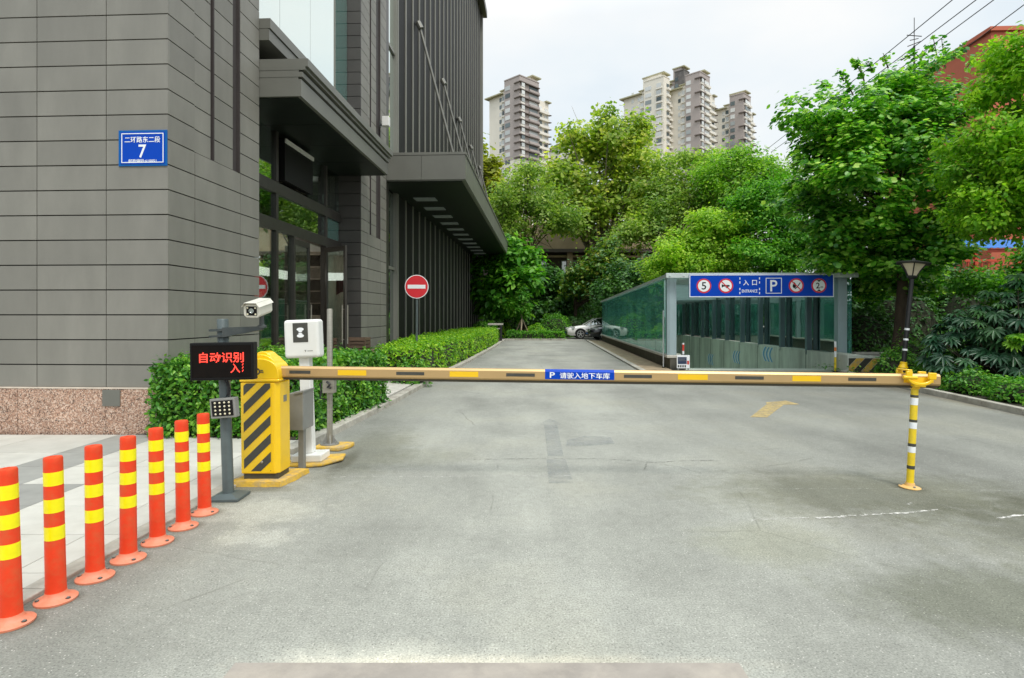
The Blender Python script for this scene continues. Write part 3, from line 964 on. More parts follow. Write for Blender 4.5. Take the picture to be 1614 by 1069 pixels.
door('door', (-5.25, 12.18), R(90))
door('door', (-5.2, 13.93), R(-38))
door('door', (-5.19, 14.9), R(-62), 0.8)
rm = BM()
rm.box(-7.4, -7.3, 9.5, 15.0, 0.25, 5.1)
rm.box(-7.4, -5.36, 9.45, 9.5, 0.25, 5.1)
rm.box(-7.4, -5.36, 15.0, 15.03, 0.25, 5.1)
rm.build('lobby_wall', M['interior'], bld)
rm = BM()
rm.box(-7.3, -5.37, 9.5, 15.0, 3.16, 3.2)
rm.build('lobby_ceiling', M['interior_white'], bld)
rm = BM()
rm.box(-6.5, -6.38, 9.5, 15.0, 2.42, 2.62)
rm.build('lobby_cove_strip', mat('added_glow_cove_strip', (0.8, 0.8, 0.75), 0.5, var=0, emit=(1.0, 0.98, 0.9), estr=1.1), bld)  # pale cove band; its glow is added to brighten the lobby
rm = BM()
rm.box(-7.0, -6.5, 10.5, 12.6, 0.29, 1.35)
rm.build('lobby_counter', M['wood'], bld)
cu = BM()
vs, fs = [], []
for i in range(41):
    y = 11.6 + 2.2 * i / 40
    x = -6.34 + 0.035 * math.sin(i * 1.55)
    zz = 2.02 + 0.10 * abs(math.sin(i * 0.39))
    vs += [(x, y, 2.42), (x, y, zz)]
for i in range(40):
    fs.append((2 * i, 2 * i + 1, 2 * i + 3, 2 * i + 2))
cu.add(vs, fs)
cu.build('curtain', M['curtain'], bld, smooth=60)

# louvre wing
lw = BM()
lw.box(-5.03, -4.93, 18.62, 19.3, 0.0, 25.0)
lw.box(-5.03, -4.82, 19.3, 45.9, 0.0, 25.0)
lw.box(-5.03, -4.70, 17.52, 17.86, 0.0, 25.0, 1)
lw.build('louvre_backing', [M['darkwall'], M['frame']], bld)
fn = BM()
i = 0
y = 19.35
while y < 45.8:
    fn.box(-4.83, -4.775, y, y + 0.08, 0.3, 25.0)
    y += 1.14
fn.box(-5.0, -4.64, 45.8, 46.05, 0.0, 25.0)
fn.build('louvre_fins', M['fin'], bld)
q = BM()
q.box(-4.93, -4.915, 17.9, 19.25, 0.3, 5.5)
q.build('window_pane', M['glass_dark'], bld)
q = BM()
q.box(-4.93, -4.915, 17.9, 19.25, 6.5, 25)
q.build('window_pane', M['glass_sky'], bld)
q = BM()
for z in (3.0, 6.6, 10.1, 13.6, 17.1):
    q.box(-4.92, -4.86, 17.88, 19.3, z, z + 0.09)
q.box(-4.95, -4.80, 19.25, 19.36, 0, 25)
q.build('window_frame', M['fin'], bld)
rf = BM()
rf.box(-20.2, -4.35, 17.4, 46.4, 25.0, 25.5)
rf.box(-20.2, -4.5, 7.0, 17.4, 25.0, 25.45)
rf.build('roof', M['alu'], bld)

c2 = BM()
c2.box(-4.95, -2.34, 17.62, 48.0, 5.57, 6.34)
c2.box(-4.95, -2.28, 17.58, 48.05, 6.34, 6.42)
for i in range(14):
    c2.box(-2.34, -2.31, 17.62 + 2.17 * i, 17.62 + 2.17 * i + 2.155, 5.60, 6.33)
c2.box(-4.9, -3.64, 17.59, 17.62, 5.60, 6.33)
c2.box(-3.63, -2.32, 17.59, 17.62, 5.60, 6.33)
cn = c2.build('canopy', M['alu_light'], bld)
q = BM()
q.box(-4.9, -2.42, 17.68, 47.9, 5.55, 5.568)
q.build('soffit', M['soffit'], cn)
for i in range(14):
    q = BM()
    yy = 20.0 + 1.78 * i
    for k in range(4):
        q.box(-4.42, -3.68, yy + 0.15 * k, yy + 0.15 * k + 0.12, 5.53, 5.549)
    q.build('soffit_light', M['soffit_light'], cn)
for i in range(5):
    q = BM()
    yy = 22.2 + 5.4 * i
    q.tube([(-4.66, yy, 12.5), (-3.05, yy, 6.4)], 0.05, 8)
    q.tube([(-4.72, yy, 12.65), (-4.6, yy, 12.4)], 0.11, 8)
    q.build('tie_rod', M['alu_light'], bld, smooth=40)

# things on the building
np_ = thing('number_plate', 'blue house number plate with white 7 on the grey stone wall', 'sign', L(-4.995, 7.148, 3.6), -TH)
q = MB().box(-0.315, 0.315, -0.012, 0, -0.225, 0.225)
q.build('plate', M['blue_edge'], np_, bevel=0.004)
q = MB().box(-0.285, 0.285, -0.016, -0.012, -0.2, 0.2)
q.build('face', M['blue'], np_)
q = MB().frame(-0.272, 0.272, -0.185, 0.185, 0.010, -0.0162, 0.003)
q.build('border', M['sign_white'], np_)
text('二环路东二段', 'street_name', M['sign_white'], np_, 0.0, 0.105, -0.018, w=0.46, h=0.078)
text('7', 'number', M['sign_white'], np_, 0.0, -0.04, -0.018, w=0.10, h=0.165)
text('邮政编码:610051', 'postcode', M['sign_white'], np_, 0.0, -0.16, -0.018, w=0.36, h=0.042)

wl = thing('wall_lamp', 'small white box lamp on a bracket high on the far stone pier', 'lamp', L(-4.66, 16.72, 7.05), -TH)
MB().box(0.08, 0.28, -0.09, 0.09, -0.12, 0.16).build('lamp_body', M['white'], wl, bevel=0.015)
MB().box(0, 0.09, -0.02, 0.02, -0.10, -0.04).box(0, 0.02, -0.05, 0.05, -0.14, 0.04).build('bracket', M['darksteel'], wl)


def planter(loc, w, d, h, label):
    t = thing('wooden_planter', label, 'planter', loc, -TH, 'slatted planters at the entrance')
    q = MB()
    n = int(h / 0.085)
    for i in range(n):
        z = 0.02 + i * h / n
        q.box(-w / 2, w / 2, -d / 2, -d / 2 + .03, z, z + h / n - 0.02)
        q.box(-w / 2, w / 2, d / 2 - .03, d / 2, z, z + h / n - 0.02)
        q.box(w / 2 - .03, w / 2, -d / 2 + .03, d / 2 - .03, z, z + h / n - 0.02)
        q.box(-w / 2, -w / 2 + .03, -d / 2 + .03, d / 2 - .03, z, z + h / n - 0.02)
    q.build('slats', M['wood'], t)
    q = MB()
    for sx in (-1, 1):
        for sy in (-1, 1):
            q.box(sx * (w / 2 - .03) - .035, sx * (w / 2 - .03) + .035, sy * (d / 2 - .06) - .02, sy * (d / 2 - .06) + .02, 0, h)
    q.box(-.03, .03, -d / 2 - .012, -d / 2, 0, h)
    q.build('posts', M['wood'], t)
    MB().box(-w / 2 + .04, w / 2 - .04, -d / 2 + .04, d / 2 - .04, 0.05, h - .06).build('soil', M['soil'], t)
    return t


planter((-3.82, 14.1, 0.03), 0.75, 0.5, 0.95, 'brown slatted wooden planter box at the foot of the far stone pier')
planter((-4.95, 11.6, 0.28), 1.0, 0.4, 0.62, 'low brown slatted planter box in front of the glass doors behind the ticket machine')

# ------------------------------------------------------------------ bollards
def bollard():
    t = thing('bollard', 'x', 'bollard', group='orange bollards along the pavement edge')
    H = 0.76
    q = MB()
    q.lathe([(0.049, 0.024), (0.0475, 0.05), (0.0462, 0.1), (0.0432, 0.72), (0.0432, 0.748), (0.040, 0.757), (0.016, 0.760), (0.014, 0.752), (0.0, 0.752)], 32)
    q.build('post', M['orange'], t, smooth=50)
    q = MB()
    q.lathe([(0.096, 0.0), (0.097, 0.010), (0.093, 0.014), (0.068, 0.021), (0.053, 0.032), (0.0485, 0.05), (0.04, 0.05)], 36)
    fl = q.build('base_flange', M['flange'], t, smooth=50)
    for k in range(3):
        a = 2 * math.pi * k / 3 + 0.35
        a = {0: R(-25), 1: R(205), 2: R(90)}[k]
        q = MB()
        cx, cy = 0.077 * math.cos(a), 0.077 * math.sin(a)
        q.lathe([(0.0125, 0.0185), (0.0125, 0.0205), (0, 0.0205)], 10, (cx, cy, 0), mi=0)
        q.lathe([(0.007, 0.0205), (0.007, 0.0255), (0.0, 0.0265)], 6, (cx, cy, 0), mi=1)
        q.build('anchor_bolt', [M['stripe_black'], M['galv']], fl)
    for zc in (0.6465, 0.5055, 0.362):
        q = MB()
        rr = 0.0462 - (zc - .1) / .62 * 0.0030 + 0.0007
        q.lathe([(rr - .001, zc - .0355), (rr, zc - .035), (rr - .0002, zc + .035), (rr - .0012, zc + .0355)], 32)
        q.build('reflective_band', M['reflector'], t, smooth=50)
    return t


b0 = bollard()
ORD = ['nearest orange bollard, cut by the left edge of the photo', 'second orange bollard from the left edge of the photo',
       'third orange bollard from the left edge of the photo', 'middle orange bollard, fourth in the row of seven',
       'fifth orange bollard from the left edge of the photo', 'sixth orange bollard, next to last before the display stand',
       'farthest orange bollard, right beside the foot of the display stand']
BP = [(18, 983, 1.5), (88.5, 946, 1.1), (150, 911, .9), (202.5, 882, .3), (248.5, 855, .9), (289, 831, 1.0), (322.5, 809, .8)]
random.seed(2)
for i, (px, py, tl) in enumerate(BP):
    o = b0 if i == 0 else copy_tree(b0)
    Y = F * EYE / (py - 498)
    o.location = ((px - 807) / F * Y, Y, 0.0)
    o.rotation_euler = (0, -R(tl), random.uniform(-.25, .25))
    o['label'] = ORD[i]

# ------------------------------------------------------------------ display stand with plate camera
ds_ = thing('display_stand', 'grey post carrying a black screen with red characters and a plate camera', 'display stand', (-2.335, 4.86, 0), rot=(0, -R(1.9), 0))
q = MB()
q.lathe([(0.044, 0.012), (0.044, 1.47), (0.041, 1.475), (0, 1.475)], 24)
q.build('post', M['polegrey'], ds_, smooth=40)
q = MB()
q.extrude([(-.13, -.12, 0), (.13, -.12, 0), (.13, .12, 0), (-.13, .12, 0)], (0, 0, .022))
vs = [(-.125, -.115, .022), (.125, -.115, .022), (.125, .115, .022), (-.125, .115, .022), (-.06, -.06, .048), (.06, -.06, .048), (.06, .06, .048), (-.06, .06, .048)]
q.add(vs, [(0, 1, 5, 4), (1, 2, 6, 5), (2, 3, 7, 6), (3, 0, 4, 7), (4, 5, 6, 7)])
q.build('base_plate', M['polegrey'], ds_, bevel=0.003)
# the screen box is turned a little on the post
sc_ = MB().box(-.247, .247, -.045, .045, -.150, .150).build('screen', M['black'], ds_, bevel=0.006, loc=(0.055, -0.11, 1.135))
sc_.rotation_euler = (0, R(1.2), R(4))
q = MB().frame(-.238, .238, -.138, .138, .008, -.0465, .004)
q.build('screen_rim', M['black'], sc_)
MB().box(-.229, .229, -.0475, -.0455, -.128, .128).build('screen_face', mat('dark_screen_face', (0.006, 0.004, 0.003), 0.5, var=0.3, scale=14, spec=0.12), sc_)
text('自动识别', 'led_text', M['led'], sc_, 0.0, 0.032, -.049, w=.345, h=.083)
text('入', 'led_text', M['led'], sc_, 0.105, -.055, -.049, w=.075, h=.075)
q = MB()
for zz in (-.03, -.055, -.08):
    q.extrude([(.157, -.049, zz), (.166, -.049, zz + .014), (.170, -.049, zz + .010), (.161, -.049, zz - .006)], (0, .001, 0))
q.build('led_text', M['led'], sc_)
MB().box(-.03, .03, .0, .06, -.1, .1).build('bracket', M['darksteel'], sc_, loc=(0, .045, 0))
lp = MB().box(-.108, .108, -.03, .03, -.08, .08).build('fill_light', M['galv'], ds_, bevel=0.006, loc=(0.035, -.085, 0.756))
lp.rotation_euler = (0, R(-3), R(-6))
MB().box(-.09, .09, -.033, -.0305, -.062, .062).build('light_face', M['black'], lp)
q = MB()
for i in range(5 - 1):
    for j in range(4):
        q.lathe([(.0085, 0.033), (.0085, .036), (.005, .040), (0, .041)], 10, (-.06 + .04 * i, 0, -.045 + .03 * j), axis='y')
q.build('leds', M['lens'], lp, smooth=40)
q = MB()
q.tube([(.03, -.06, .98), (.055, -.058, .92), (.05, -.06, .86), (.03, -.056, .83)], .007, 6)
q.tube([(.045, -.055, 1.0), (.062, -.04, .9), (.048, -.05, .82)], .007, 6)
q.build('cable', M['wire'], ds_, smooth=60)
# bracket arm and camera
q = MB()
q.box(-.075, .06, -.065, -.055, 1.375, 1.395)
for z in (1.385, 1.335):
    q.lathe([(.054, z - .008), (.06, z - .008), (.06, z + .008), (.054, z + .008)], 24)
    q.box(-.085, .07, -.064, -.056, z - .008, z + .008)
q.extrude([(.03, -.075, 1.325), (.37, -.11, 1.375), (.37, -.11, 1.405), (.03, -.075, 1.405)], (0, .035, 0))
q.lathe([(.035, 1.392), (.035, 1.41), (.018, 1.42), (.018, 1.49)], 14, (.36, -.09, 0))
q.build('camera_arm', M['darksteel'], ds_, smooth=30)
cm = thing('plate_camera', None, None)
cm.parent = ds_
cm.location = (.345, -.10, 1.52)
cm.rotation_euler = (R(3), 0, R(-24))
sec = [(-.07, -.04), (-.048, -.062), (.048, -.062), (.07, -.04), (.07, .035), (.05, .058), (-.05, .058), (-.07, .035)]
bpy.data.objects.remove(cm)
cb = MB().xz(sec, -.11, .19).build('plate_camera', M['offwhite'], ds_, bevel=0.006, loc=(.335, -.12, 1.545))
cb.rotation_euler = (R(9), R(3), R(2))
cb.scale = (.9, .9, .9)
q = MB()
q.extrude([(-.078, -.14, .034), (-.078, .2, .034), (-.052, .2, .068), (-.052, -.14, .068)], (.004, 0, .003))
q.extrude([(-.052, -.14, .068), (-.052, .2, .068), (.052, .2, .068), (.052, -.14, .068)], (0, 0, .004))
q.extrude([(.078, -.14, .034), (.078, .2, .034), (.052, .2, .068), (.052, -.14, .068)], (-.004, 0, .003))
q.build('sun_hood', M['offwhite'], cb)
MB().box(-.045, .045, -.114, -.1105, -.042, .038).build('camera_window', M['black'], cb)
q = MB()
q.lathe([(.022, .114), (.022, .120), (.016, .120), (.014, .116), (0, .116)], 20, (0, 0, 0), axis='y')
q.build('lens', M['glass_dark'], cb)
q = MB()
for sx in (-.034, .034):
    for sz in (-.03, .026):
        q.lathe([(.008, .114), (.008, .118), (0, .119)], 10, (sx, 0, sz), axis='y')
q.build('leds', M['lens'], cb)

# ------------------------------------------------------------------ barrier gate
bg_ = thing('barrier_gate', 'yellow barrier cabinet with black diagonal stripes and a long golden boom across the road', 'barrier', (-2.235, 5.37, 0), -R(2.0), rot=(0, -R(.5), -R(2.0)))
q = MB()
random.seed(7)
pts = []
for i in range(28):
    t = i / 28 * 4
    e = int(t); f = t - e
    c = [(-.235, -.20), (.225, -.20), (.30, .27), (-.235, .27)]
    a, b2 = c[e], c[(e + 1) % 4]
    pts.append((a[0] + (b2[0] - a[0]) * f + random.uniform(-.01, .01), a[1] + (b2[1] - a[1]) * f + random.uniform(-.01, .01)))
n = len(pts)
vs = [(x, y, 0) for x, y in pts] + [(x * .98, y * .98, .045 + random.uniform(-.004, .004)) for x, y in pts]
q.add(vs, [[i, (i + 1) % n, n + (i + 1) % n, n + i] for i in range(n)] + [list(range(n, 2 * n))])
q.build('concrete_pad', M['yellow_pad'], bg_, smooth=50)
MB().box(-.155, .155, -.105, .125, .045, .10).build('base_plate', M['stripe_black'], bg_)
cwid, cd = .172, .125
foot = [(-cwid, -cd), (cwid - .035, -cd), (cwid, -cd + .035), (cwid, cd), (-cwid, cd)]
q = MB().extrude([(x, y, .095) for x, y in foot], (0, 0, .815))
cab = q.build('cabinet', M['yellow'], bg_, bevel=0.012, seg=3)
# moulded rib along the front right edge
q = MB().box(cwid - .062, cwid - .048, -cd - .004, -cd + .01, .11, .90)
q.build('corner_rib', M['yellow'], cab, bevel=0.003)
# stripe panel
x0, x1, z0, z1 = -cwid + .03, cwid - .072, .12, .90
q = MB()
for k in range(-3, 8):
    c0 = z0 + .02 + .163 * k
    poly = [(x0, z0), (x1, z0), (x1, z1), (x0, z1)]
    poly = clip_poly(poly, -.95, 1, c0 + .085 - .95 * x0)
    poly = clip_poly(poly, .95, -1, -(c0 - .95 * x0)) if poly else poly
    if len(poly) >= 3:
        q.xz(poly, -cd - .001, -cd - .003)
q.build('hazard_stripes', M['stripe_black'], cab)
MB().lathe([(.012, cd), (.012, cd + .006), (.008, cd + .009), (0, cd + .009)], 16, (.02, 0, .20), axis='y').build('lock', M['steel'], cab, smooth=40)
MB().box(cwid, cwid + .002, -.02, .05, .72, .78).build('rating_plate', M['steel'], cab)
# domed lid in three steps
q = MB()
arc = lambda w, h, zb, n=14: [(-w, zb)] + [(w, zb)] + [(w * math.cos(math.pi * k / n), zb + .035 + h * math.sin(math.pi * k / n) ** .8) for k in range(n + 1)]
q.xz([(-cwid - .006, .913), (cwid + .006, .913), (cwid + .006, .935), (-cwid - .006, .935)], -cd - .006, cd + .006)
q.xz(arc(cwid, .15, .935), -cd, cd)
q.xz(arc(cwid * .86, .185, .935), -cd + .03, cd - .02)
q.xz(arc(cwid * .70, .21, .935), -cd + .06, cd - .04)
lid = q.build('lid', M['yellow'], bg_, smooth=35, bevel=0.006)
q = MB()
q.ring(-.02, 1.005, .018, .03, -cd - .0005, .003, 20)
q.box(.012, .04, -cd - .0035, -cd - .0005, .995, 1.003)
q.box(.012, .035, -cd - .0035, -cd - .0005, 1.010, 1.018)
q.build('lid_emblem', M['stripe_black'], lid)
# boom: eight-sided gold tube, rubber along its foot
bl = 5.90
boomo = thing('boom', None, None)
bpy.data.objects.remove(boomo)
rb, hb = .028, .052
sec = [(-rb, -hb + .018), (-rb + .01, -hb), (rb - .01, -hb), (rb, -hb + .018), (rb, hb - .02), (rb - .016, hb), (-rb + .016, hb), (-rb, hb - .02)]
q = MB()
q.extrude([(.0, y, z) for y, z in sec], (bl, 0, 0))
boom = q.build('boom', M['gold'], bg_, bevel=0.006, seg=2, loc=(cwid - .1, -.015, .995))
boom.rotation_euler = (0, R(1.03), 0)
MB().extrude([(.08, y, z) for y, z in [(-.023, -hb - .001), (.023, -hb - .001), (.018, -hb - .018), (-.018, -hb - .018)]], (bl - .1, 0, 0)).build('rubber_edge', M['boom_rubber'], boom)


def pxx(px):      # photograph column -> position along the boom
    x = 0.0
    for _ in range(4):
        x = (px - 807) / F * (5.34 - .035 * x) + 2.235 - cwid + .1
    return min(x, bl - .05)


yf = -rb
for a, c, m in ((459, 492, 'stripe_black'), (535, 580, 'sticker_yellow'), (627, 671, 'stripe_black'), (711, 756, 'sticker_yellow'), (800, 845, 'stripe_black'),
                (985, 1029, 'stripe_black'), (1070, 1117, 'sticker_yellow'), (1160, 1205, 'stripe_black'), (1250, 1295, 'sticker_yellow'), (1338, 1382, 'stripe_black'), (1425, 1472, 'sticker_yellow')):
    hz = .014 if m == 'stripe_black' else .024
    MB().box(pxx(a), pxx(c), yf - .0022, yf - .0008, -hz + .0, hz).build('reflective_sticker', M[m], boom)
a, c = pxx(861), pxx(970)
lab = MB().box(a, c, yf - .0018, yf - .0008, -.034, .030).extrude([(a, yf - .001, .0302), (a, yf + .0152, hb + .0008), (c, yf + .0152, hb + .0008), (c, yf - .001, .0302)], (0, -.0008, .0008)).build('boom_label', M['blue'], boom)
text('P', 'label_mark', M['sign_white'], lab, a + .065, .003, yf - .0035, w=.045, h=.050)
text('请驶入地下车库', 'label_text', M['sign_white'], lab, (a + c) / 2 + .045, .0, yf - .0035, w=.44, h=.054)

# boom rest post
rp = thing('boom_rest_post', 'yellow post with black and white bands and a forked top holding the boom end', 'post', (3.475, 5.155, 0), rot=(0, R(2.9), 0))
q = MB().lathe([(.029, .01), (.029, .875)], 24)
q.build('post', M['yellow_pole'], rp, smooth=40)
for zc, h, m in ((.80, .022, 'stripe_black'), (.755, .062, 'sign_white'), (.585, .022, 'stripe_black'), (.545, .055, 'sign_white'), (.375, .026, 'stripe_black'), (.335, .052, 'sign_white'), (.18, .03, 'stripe_black')):
    MB().lathe([(.0285, zc - h / 2 - .0003), (.0302, zc - h / 2), (.0302, zc + h / 2), (.0285, zc + h / 2 + .0003)], 24).build('painted_band', M[m], rp, smooth=40)
q = MB().lathe([(.085, 0), (.085, .006), (.075, .012), (.042, .02), (.034, .045), (.03, .045)], 28)
bf = q.build('base_flange', mat('worn_yellow_flange', (0.72, 0.42, 0.12), 0.6, dirt=(0.4, 0.33, 0.22), dscale=14, damt=0.8), rp, smooth=50)
for k in range(3):
    a = 2 * math.pi * k / 3 + .5
    MB().lathe([(.01, .012), (.01, .024), (0, .026)], 6, (.062 * math.cos(a), .062 * math.sin(a), 0)).build('anchor_bolt', M['galv'], bf)
q = MB()
q.lathe([(.036, .862), (.04, .87), (.04, .885), (.03, .893)], 24)
for sx, yy in ((-1, -.062), (1, -.062)):
    pass
# fork: two flat arms hugging the boom, joined by a curved saddle
arcp = [(.115 * math.cos(math.pi * (1 + k / 16)), .965 + .07 * math.sin(math.pi * (1 + k / 16))) for k in range(17)]
arci = [(.085 * math.cos(math.pi * (1 + k / 16)), .965 + .042 * math.sin(math.pi * (1 + k / 16))) for k in range(17)]
q.xz(arcp + arci[::-1], -.075, -.055)
q.xz(arcp + arci[::-1], .055, .075)
q.box(-.05, .05, -.07, .07, .885, .912)
for sx, z1 in ((-1, 1.02), (1, 1.015)):
    for yy in (-.077, .053):
        q.box(sx * .1 - .026 * (1 if sx < 0 else 1.3), sx * .1 + .026 * (1 if sx < 0 else 1.3), yy, yy + .024, .955, z1)
q.box(-.122, -.078, -.077, .077, 1.02, 1.034)
q.tube([(-.15, -.066, .965), (-.03, -.066, .965)], .016, 12)
q.build('fork', M['yellow'], rp, bevel=0.006, smooth=40)

# grey control box on a leg behind the cabinet
gb = thing('control_box', 'dented grey metal box on a leg between the yellow cabinet and the white ticket machine', 'control box', (-2.10, 5.78, 0), -R(3))
q = MB().extrude([(-.07, -.12, .40), (.105, -.12, .40), (.105, -.12, .775), (.05, -.12, .765), (-.07, -.12, .745)], (0, .26, 0))
bx_ = q.build('box', M['galv'], gb, bevel=0.006)
MB().extrude([(.02, -.13, .748), (.11, -.13, .766), (.112, -.13, .782), (.02, -.13, .764)], (0, .28, 0)).build('lid', M['galv'], bx_)
MB().box(.03, .085, -.06, .0, 0, .40).build('leg', M['galv'], gb, bevel=0.004)

# white ticket machine
tm = thing('ticket_machine', 'white ticket machine with a rounded square head and dark panel on a white column', 'ticket machine', (-2.075, 6.05, 0), rot=(0, -R(2.2), -R(2)))
q = MB()
random.seed(5)
pts = [(-.2, -.19), (.06, -.24), (.2, -.20), (.34, .02), (.3, .24), (-.2, .22)]
q.extrude([(x, y, 0) for x, y in pts], (0, 0, .028))
q.build('concrete_pad', M['yellow_pad'], tm, bevel=0.012)
MB().box(-.14, .17, -.13, .13, .028, .10).build('base', M['white'], tm, bevel=0.01)
MB().box(-.055, .055, -.05, .05, .10, 1.12).build('column', M['white'], tm, bevel=0.012)
hd = MB().box(-.178, .178, -.10, .06, 1.075, 1.462).build('head', M['white'], tm, bevel=0.03, seg=4)
pn = MB().box(-.082, .072, -.1045, -.0985, 1.235, 1.43).build('reader_panel', M['stripe_black'], hd, bevel=0.012)
q = MB()
for z, w in ((1.365, .036), (1.30, .036)):
    q.xz([(-.004 + w * math.cos(2 * math.pi * k / 20), z + .018 * math.sin(2 * math.pi * k / 20)) for k in range(20)], -.105, -.1065)
for z, w in ((1.342, .02), (1.323, .02)):
    q.xz([(-.004 + w * math.cos(2 * math.pi * k / 20), z + .007 * math.sin(2 * math.pi * k / 20)) for k in range(20)], -.105, -.1065)
q.build('reader_symbol', M['sign_white'], pn)
q = MB().xz([(.03, 1.155), (.05, 1.155), (.04, 1.132)], -.1, -.102)
q.box(.06, .115, -.102, -.1, 1.143, 1.149)
q.build('maker_mark', M['galv'], hd)

# steel pole with junction box
sp_ = thing('sensor_pole', 'slim brushed steel pole with a junction box, standing on a yellow pad by the hedge', 'pole', (-2.06, 6.67, 0), -R(3))
q = MB()
pts = [(-.14, -.13), (.15, -.15), (.23, .0), (.24, .15), (-.12, .15)]
q.extrude([(x, y, 0) for x, y in pts], (0, 0, .05))
q.build('concrete_pad', M['yellow_pad'], sp_, bevel=0.014)
MB().lathe([(.032, .05), (.032, 1.57), (.028, 1.58), (0, 1.58)], 20).build('pole', M['steel'], sp_, smooth=40)
q = MB().lathe([(.105, .05), (.105, .062), (0, .062)], 24)
for k in range(4):
    a = math.pi / 2 * k + .4
    c, s = math.cos(a), math.sin(a)
    q.extrude([(.03 * c - .003 * s, .03 * s + .003 * c, .062), (.085 * c - .003 * s, .085 * s + .003 * c, .062), (.03 * c - .003 * s, .03 * s + .003 * c, .16)], (.006 * s, -.006 * c, 0))
    q.lathe([(.008, .062), (.008, .085), (0, .087)], 6, (.085 * math.cos(a + .78), .085 * math.sin(a + .78), 0))
q.build('base_flange', M['galv'], sp_)
jb = MB().box(-.04, .09, -.12, -.03, .64, .80).build('junction_box', M['steel'], sp_, bevel=0.006)
q = MB().box(-.05, .105, -.13, -.02, .80, .83)
q.tube([(-.03, -.10, .80), (-.065, -.11, .74), (-.06, -.10, .65), (-.075, -.09, .58), (-.03, -.04, .56)], .01, 6)
q.tube([(.01, -.125, .77), (.05, -.135, .74), (.02, -.13, .71), (.06, -.128, .70)], .012, 6)
q.build('cable', M['wire'], jb)

# ------------------------------------------------------------------ no-entry sign
ne = thing('no_entry_sign', 'round red no entry sign with white bar on a thin grey post', 'road sign', (-2.43, 15.0, 0.03))
MB().lathe([(.03, 0), (.03, 2.45), (0, 2.455)], 16).build('post', M['polegrey'], ne, smooth=40)
dz = 2.21
q = MB().disc(0, dz, .30, -.032, .012, 48)
pl_ = q.build('sign_plate', M['sign_white'], ne)
MB().disc(0, dz, .282, -.0445, .0015, 48).build('red_face', M['sign_red'], pl_)
MB().box(-.225, .225, -.0485, -.0465, dz - .048, dz + .048).build('white_bar', M['sign_white'], pl_)
ne.rotation_euler = (0, R(.3), R(1))
MB().box(-.04, .04, -.032, .032, dz - .12, dz - .08).box(-.04, .04, -.032, .032, dz + .08, dz + .12).build('clamp', M['galv'], ne)

# ------------------------------------------------------------------ garage entrance
GO = (3.5, 16.6)
ga = thing('garage_entrance', 'glass canopied ramp down to an underground garage with pale steel posts', 'garage entrance', L(*GO), -TH)


def GM():
    return MB(GO)


GE = 35.5


def roofz(y):
    return 2.66 - 0.0155 * (y - 16.6)


q = GM()
q.box(3.55, 3.72, 16.8, GE, -3.0, 0.33)
q.box(3.55, 3.98, 16.62, 16.8, -0.2, 0.33)
q.build('plinth_wall', M['darkconcrete'], ga)
q = GM()
for i in range(12):
    y0 = 16.6 + (GE - 16.6) * i / 12
    q.box(3.46, 4.0 if i == 0 else 3.80, y0 + .004, y0 + (GE - 16.6) / 12 - .004, 0.33, 0.40)
q.build('wall_cap', M['cap'], ga, bevel=0.008)
q = GM()
q.extrude([(8.2, 16.65, -0.3), (8.2, GE, -3.0), (8.2, GE, 0.36), (8.2, 16.65, 0.44)], (.35, 0, 0))
wr = q.build('ramp_wall', M['concrete'], ga)
q = GM()
for i in range(9):
    y0 = 16.75 + 2.08 * i
    q.extrude([(8.19, y0 - .006, -2.6), (8.19, y0 + .006, -2.6), (8.19, y0 + .006, .36), (8.19, y0 - .006, .36)], (.02, 0, 0))
q.build('wall_joint', M['darkconcrete'], wr)
q = GM().box(3.7, 8.2, GE, GE + .2, -3.0, 0.36)
q.build('end_wall', M['concrete'], ga)
# chevrons on the ramp wall
for yc, zc in ((21.9, 0.10), (25.35, -0.24), (29.2, -0.62)):
    for k in range(3):
        q = GM()
        yb = yc + .30 * (k - 1)
        n = 8
        a = [(yb + .22 * (math.sin(math.pi * i / n)) , zc - .26 + .52 * i / n) for i in range(n + 1)]
        b2 = [(y - .13, z) for y, z in a]
        poly = a + b2[::-1]
        q.extrude([(8.199, y, z) for y, z in poly], (-.003, 0, 0))
        q.build('chevron', M['chevron'] if k != 3 else M['sign_white'], wr)
        q = GM()
        b3 = [(y + .07, z) for y, z in a]
        q.extrude([(8.199, y, z) for y, z in (b3 + [(y + .005, z) for y, z in a][::-1])], (-.003, 0, 0))
        q.build('chevron_edge', M['sign_white'], wr)
# steel frame
for x0, x1 in ((3.50, 3.76), (8.18, 8.42)):
    q = GM()
    q.box(x0, x1, 16.78, 17.02, 0.40 if x0 < 5 else 0.42, 2.60)
    q.box(x0 + .05, x1 - .05, 16.765, 16.78, 0.40 if x0 < 5 else 0.42, 2.60)
    q.build('post', M['garage_steel'], ga, bevel=0.01)
for i in range(1, 10):
    y = 16.8 + 2.03 * i
    q = GM()
    q.box(3.60, 3.78, y - .07, y + .07, 0.40, roofz(y) - .08)
    q.build('column', M['garage_steel'], ga, bevel=0.006)
    q = GM()
    q.box(8.20, 8.225, y - .07, y + .07, 0.30, roofz(y) - .08)
    q.box(8.225, 8.38, y - .015, y + .015, 0.38, roofz(y) - .08)
    q.build('column', M['column_steel'], ga)
q = GM()
q.extrude([(3.47, 16.55, roofz(16.55) - .06), (3.535, 16.55, roofz(16.55) - .06), (3.535, GE + .2, roofz(GE) - .06), (3.47, GE + .2, roofz(GE) - .06)], (0, 0, .075))
q.build('roof_edge', M['garage_alu'], ga)
q = GM()
q.box(3.42, 8.60, 16.52, 16.66, roofz(16.6) - .11, roofz(16.6) + .02)
for x in (3.52, 3.9, 5.9, 6.1, 8.1, 8.5):
    q.box(x - .02, x + .02, 16.50, 16.54, roofz(16.6) - .07, roofz(16.6) - .03)
